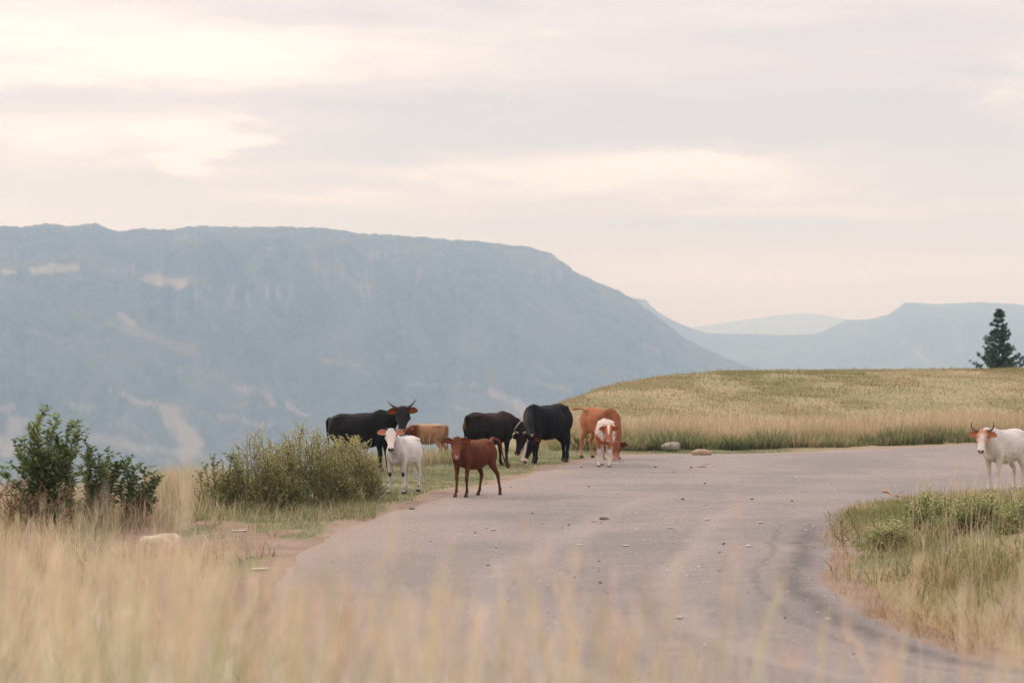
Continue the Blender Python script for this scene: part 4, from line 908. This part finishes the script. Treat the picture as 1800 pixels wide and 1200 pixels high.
# island weeds
for cx, Y, w_, top, n, low, lab in [(1725, 22.6, 84, 868, 140, 1005, 'green leafy weed bush in the middle of the island'), (1640, 24.2, 70, 868, 110, 965, 'paler weed bush on the island with straw stems through it'), (1808, 21.2, 66, 866, 110, 1040, 'green weed bush at the right edge of the island'), (1566, 22.4, 48, 920, 70, 1005, 'low weed bush nearest the tip of the island')]:
    shrub('weed_bush', lab, 'bush', base_at(cx, Y), mound(cx, Y, w_, top, n, low), .05, .021, 28, [(.20, .27, .09), (.28, .35, .12), (.38, .42, .17)], [2, 3, 2], tipcols=[(.52, .54, .24), (.66, .58, .34), (.38, .45, .17)], twn=7, twig=.16, group='weed bushes on the island', r0=.004, start=.12, spread=.88)
for px_, py_, h_, lab in [(1487, 958, .42, 'thin dry weed stalk, taller of the pair at the tip of the island'), (1472, 962, .30, 'thin dry weed stalk, shorter of the pair at the tip of the island')]:
    g_ = G(px_, py_); shrub('weed', lab, 'plant', (g_.x, g_.y, 0), [np.array([g_.x+.03, g_.y, h_]), np.array([g_.x-.05, g_.y, h_*.7]), np.array([g_.x+.07, g_.y, h_*.55])], .022, .009, 50, [(.16, .15, .08)], [1], twn=3, twig=.05, r0=.003)
for px_, Y, h_, lab in [(1022, 46.6, .45, 'small broad leaved weed behind the ginger cow')]:
    b0 = base_at(px_, Y); shrub('weed', lab, 'plant', b0, [b0+np.array([RNG.normal(0, .25), RNG.normal(0, .1), h_*RNG.uniform(.6, 1.1)]) for _ in range(9)], .07, .04, 16, [(.07, .11, .045), (.10, .14, .05)], [1, 1], twn=3, r0=.005)

# ---- pine on the hill
def pine():
    Yp = 112.0; top = np.array(P(1757, 541, Yp)); x_ = P(1753, 0, Yp).x; zg = float(height(x_, Yp)); base = np.array([x_, Yp, zg]); root = empty('pine_tree', base)
    tag(root, 'dark green pine tree standing alone behind the hill crest', 'tree')
    H_ = top[2]-zg; tr = [np.array([0, 0, -.3])+(top-base+np.array([0, 0, .3]))*t+np.array([.05*math.sin(t*5), 0, 0]) for t in np.linspace(0, 1, 14)]
    vis0 = (P(0, 655, Yp).z-zg)/H_   # crown begins about where the crest hides the trunk
    br = []; LP, LD, LN, LL, LC = [], [], [], [], []
    z = max(.12, vis0-.15)
    while z < .985:
        k = RNG.integers(4, 7); a0 = RNG.random()*6.28; rel = (z-vis0)/(1-vis0)
        for j in range(k):
            a = a0+6.283*j/k+RNG.normal(0, .25); L = (1.25*(1-max(rel, 0))**.9+.06)*RNG.uniform(.5, 1.15)
            if RNG.random() < .10: L *= 1.2
            dr_ = np.array([math.cos(a), math.sin(a), 0]); p0 = base+(top-base)*z; pts = []
            for s_ in np.linspace(0, 1, 6): pts.append(p0+dr_*L*s_+np.array([0, 0, L*(.05*s_+.42*s_*s_)]))
            br.append((pts, .025*(1.1-z)+.006, .006)); pa = np.array(pts)
            nb_ = int(7+15*L)
            for q in range(nb_):
                s_ = .22+.78*(q+RNG.random())/nb_; f_ = s_*5; i = min(int(f_), 4); c_ = pa[i]*(1-(f_-i))+pa[i+1]*(f_-i)+RNG.normal(0, .03+.06*L*(1-s_*.5), 3)*np.array([1, 1, .6])
                col = pal(1, [(.045, .085, .052), (.07, .12, .065), (.11, .165, .08)], [3, 2, 1])[0]
                for _ in range(22):
                    LP.append(c_); LD.append(dr_*.4+np.array([0, 0, .5])+RNG.normal(0, .7, 3)); LN.append(RNG.normal(0, 1, 3)); LC.append(col*RNG.uniform(.8, 1.2)); LL.append((.09+.06*min(1, L))*RNG.uniform(.6, 1.2))
        z += .030*RNG.uniform(.7, 1.3)
    V, F4_, C = leaves_mesh(np.array(LP)-base, LD, LN, LL, np.full(len(LL), .030), np.array(LC)); link('crown', np_mesh('crown', V, F4_, col=C), NEEDLE, root)
    V, F4_ = tube_np([(tr, .11, .015)], 9); bark = plain('pine_bark', (.11, .075, .055), .9, .2, 25); V2, F2 = tube_np(br, 5); link('trunk', np_mesh('trunk', np.concatenate([V, V2-base]), np.concatenate([F4_, F2+len(V)]), smooth=True), bark, root)
pine()

# ---- stones and bits on the ground
def stone(name, label, cat, loc, size, m, rz=0, group=None, seed=0, flat=0.0, sub=3, k=.34, cl=.93):
    bm = bmesh.new(); bmesh.ops.create_icosphere(bm, subdivisions=sub, radius=1)
    for v_ in bm.verts:
        q = v_.co*1.1+Vector((seed*3.1, seed, 0)); s_ = 1+k*mnoise.noise(q)+k*.4*mnoise.noise(q*3)
        c_ = v_.co*s_; c_ = Vector([max(-cl, min(cl, c_[i])) for i in range(3)]); c_.z = max(c_.z, -.45); v_.co = Vector((c_.x*size[0], c_.y*size[1], c_.z*size[2]))/1.5
    me = bpy.data.meshes.new(name); bm.to_mesh(me); bm.free(); me.polygons.foreach_set('use_smooth', np.ones(len(me.polygons), bool))
    o = link(name, me, m); o.location = loc; o.rotation_euler = (0, 0, rz); return tag(o, label, cat, group)
RK = plain('pale_rock', (.36, .31, .27), .9, .2, 12); RK2 = plain('tan_rock', (.38, .28, .20), .9, .2, 14); DRK = plain('dark_clod', (.15, .12, .105), .95, .1, 25); CHIP = plain('pale_chip', (.55, .50, .45), .9, .2, 40); WOOD = plain('dry_wood', (.42, .27, .19), .85, .2, 30)
g_ = G(1180, 793); stone('rock', 'pale angular rock on the grass verge behind the road', 'rock', (g_.x, g_.y+.2, .10), (.36, .26, .19), RK, .2, seed=2, k=.5)
g_ = G(1234, 801); stone('rock', 'rounded tan rock at the gravel edge, right of the pale angular one', 'rock', (g_.x, g_.y+.1, .06), (.36, .26, .15), RK2, 0, seed=5, k=.12)
g_ = G(278, 978); stone('rock', 'large cream block of rock among the dry grass below the small shrub', 'rock', (g_.x, g_.y+.2, .07), (.34, .28, .24), plain('cream_rock', (.60, .50, .37), .9, .2, 12), .5, seed=9, k=.7, cl=.98)
g_ = G(421, 934); stone('stone_chip', 'flat white stone on the bare earth at the left of the bend', 'stone', (g_.x, g_.y, .012), (.17, .07, .02), CHIP, .2, seed=4)
g_ = G(456, 1002); stone('stone_chip', 'flat whitish stone at the road edge nearest the foreground grass', 'stone', (g_.x, g_.y, .015), (.15, .06, .02), CHIP, .1, seed=6)
g_ = G(1062, 915); stone('dung', 'dark grey clod lying in the middle of the gravel', 'clod', (g_.x, g_.y, .03), (.10, .06, .035), plain('grey_clod', (.19, .16, .15), .95, .1, 25), .1, seed=3)
g_ = G(724, 897); stone('stone', 'dark stone on the gravel below the white calf', 'stone', (g_.x, g_.y, .02), (.07, .05, .035), DRK, .1, seed=13)
spots = [(1002,805),(1022,823),(898,858),(1035,857),(1185,832),(1200,880),(1010,1018),(1053,990),(1055,1028),(872,966),(764,984),(858,997),(757,955),(1265,974),(1272,959),(1239,852),(1000,925),(1152,823),(1322,880),(1392,883),(835,940),(936,905),(855,932),(1380,1090),(1570,1125),(1500,1155)]
for i, (a, b_) in enumerate(spots):
    g_ = G(a, b_); r_ = RNG.uniform(.020, .036)*(1 if b_ < 900 else .7); stone('pebble', 'small dark pebble lying loose on the gravel road', 'pebble', (g_.x, g_.y, .02+r_*.2), (r_*1.3, r_, r_*.75), DRK, RNG.random()*3, 'dark pebbles scattered on the gravel', seed=i, sub=2)
for i, (a, b_) in enumerate([(1316,963),(1194,1091),(868,935),(1243,916),(1240,890),(1291,890),(1178,931),(1400,842),(1338,922),(1100,963),(1020,962)]):
    g_ = G(a, b_); stone('pale_pebble', 'pale pebble lying loose on the gravel road', 'pebble', (g_.x, g_.y, .028), (.07, .04, .022), CHIP, RNG.random()*3, 'pale pebbles scattered on the gravel', seed=i+50, sub=2)
def stick(label, p0, p1, r_, z=.03, seed=0):
    p0, p1 = np.array(p0, float), np.array(p1, float); c_ = (p0+p1)/2; pts = [p0+(p1-p0)*t+np.array([0, 0, z+.012*math.sin(t*9+seed)])+np.array([.02*math.sin(t*7+seed), .05*math.sin(t*5), 0]) for t in np.linspace(0, 1, 9)]
    tw = [pts[5], pts[5]+np.array([.10, .08, .04]), pts[5]+np.array([.16, .12, .05])]
    V, F4_ = tube_np([(pts, r_, r_*.45), (tw, r_*.5, r_*.25)], 7); o = link('stick', np_mesh('stick', V-c_, F4_, smooth=True), WOOD); o.location = c_; tag(o, label, 'stick')
stick('pale dry branch lying on the gravel behind the island tip', G(1552, 866), G(1590, 877), .022, .03)
stick('flat brown stick on the gravel in front of the tan rock', G(1213, 824), G(1244, 822), .020, .02, 2)
stick('thin dark twig on the gravel near the grey clod', G(1036, 919), G(1060, 922), .010, .02, 4)
g_ = G(1091, 812)
bm = bmesh.new(); bmesh.ops.create_grid(bm, x_segments=6, y_segments=6, size=.06)
for v_ in bm.verts: v_.co.z = .035+.03*mnoise.noise(v_.co*22)
me = bpy.data.meshes.new('litter'); bm.to_mesh(me); bm.free(); o = link('litter', me, plain('lilac_plastic', (.35, .33, .62), .4)); o.location = g_; tag(o, 'scrap of lilac litter by the front hoof of the ginger cow', 'litter')

# loose gravel: too many to count
n = 26000; t_ = RNG.random(n); u_ = RNG.random(n); i_ = np.clip((t_*ns_).astype(int), 0, ns_-1); xy = A[i_]*(1-u_[:, None])+B[i_]*u_[:, None]+RNG.normal(0, .15, (n, 2)); ok = (xy[:, 1] > 9) & (xy[:, 1] < 53) & (np.abs(xy[:, 0]/xy[:, 1]) < .30); xy = xy[ok]; n = len(xy)
keep = RNG.random(n) < .25+.75*sstep(-.08, .12, fbm(xy[:, 0]*.7, xy[:, 1]*.5, 3)); xy = xy[keep]; n = len(xy)
r_ = RNG.gamma(3, .0021, n)+.003; tet = np.array([[1, 0, -.3], [-.5, .87, -.3], [-.5, -.87, -.3], [.1, .1, .75]]); th = RNG.random(n)*6.283; ca, sa = np.cos(th), np.sin(th)
V = np.stack([np.stack([xy[:, 0]+r_*(q[0]*ca-q[1]*sa)*1.2, xy[:, 1]+r_*(q[0]*sa+q[1]*ca), .022+r_*q[2]*.5+.004*RNG.random(n)], 1) for q in tet], 1).reshape(-1, 3); b_ = np.arange(n)[:, None]*4
me = np_mesh('loose_gravel', V, None, np.concatenate([b_+np.array(q) for q in ((0, 1, 3), (1, 2, 3), (2, 0, 3))]), col=np.repeat(pal(n, [(.40, .35, .32), (.24, .20, .19), (.54, .48, .44), (.12, .10, .095)], [4, 2.5, .7, 1]), 4, axis=0))
m, nt, out = mat('gravel_bits'); at = nt.node('ShaderNodeAttribute', attribute_name='col'); bs = nt.node('ShaderNodeBsdfPrincipled', {'Base Color': at.outputs['Color'], 'Roughness': .95}); nt.l.new(bs.outputs[0], out.inputs[0])
tag(link('loose_gravel', me, m), 'loose gravel strewn over the road', 'gravel', kind='stuff')
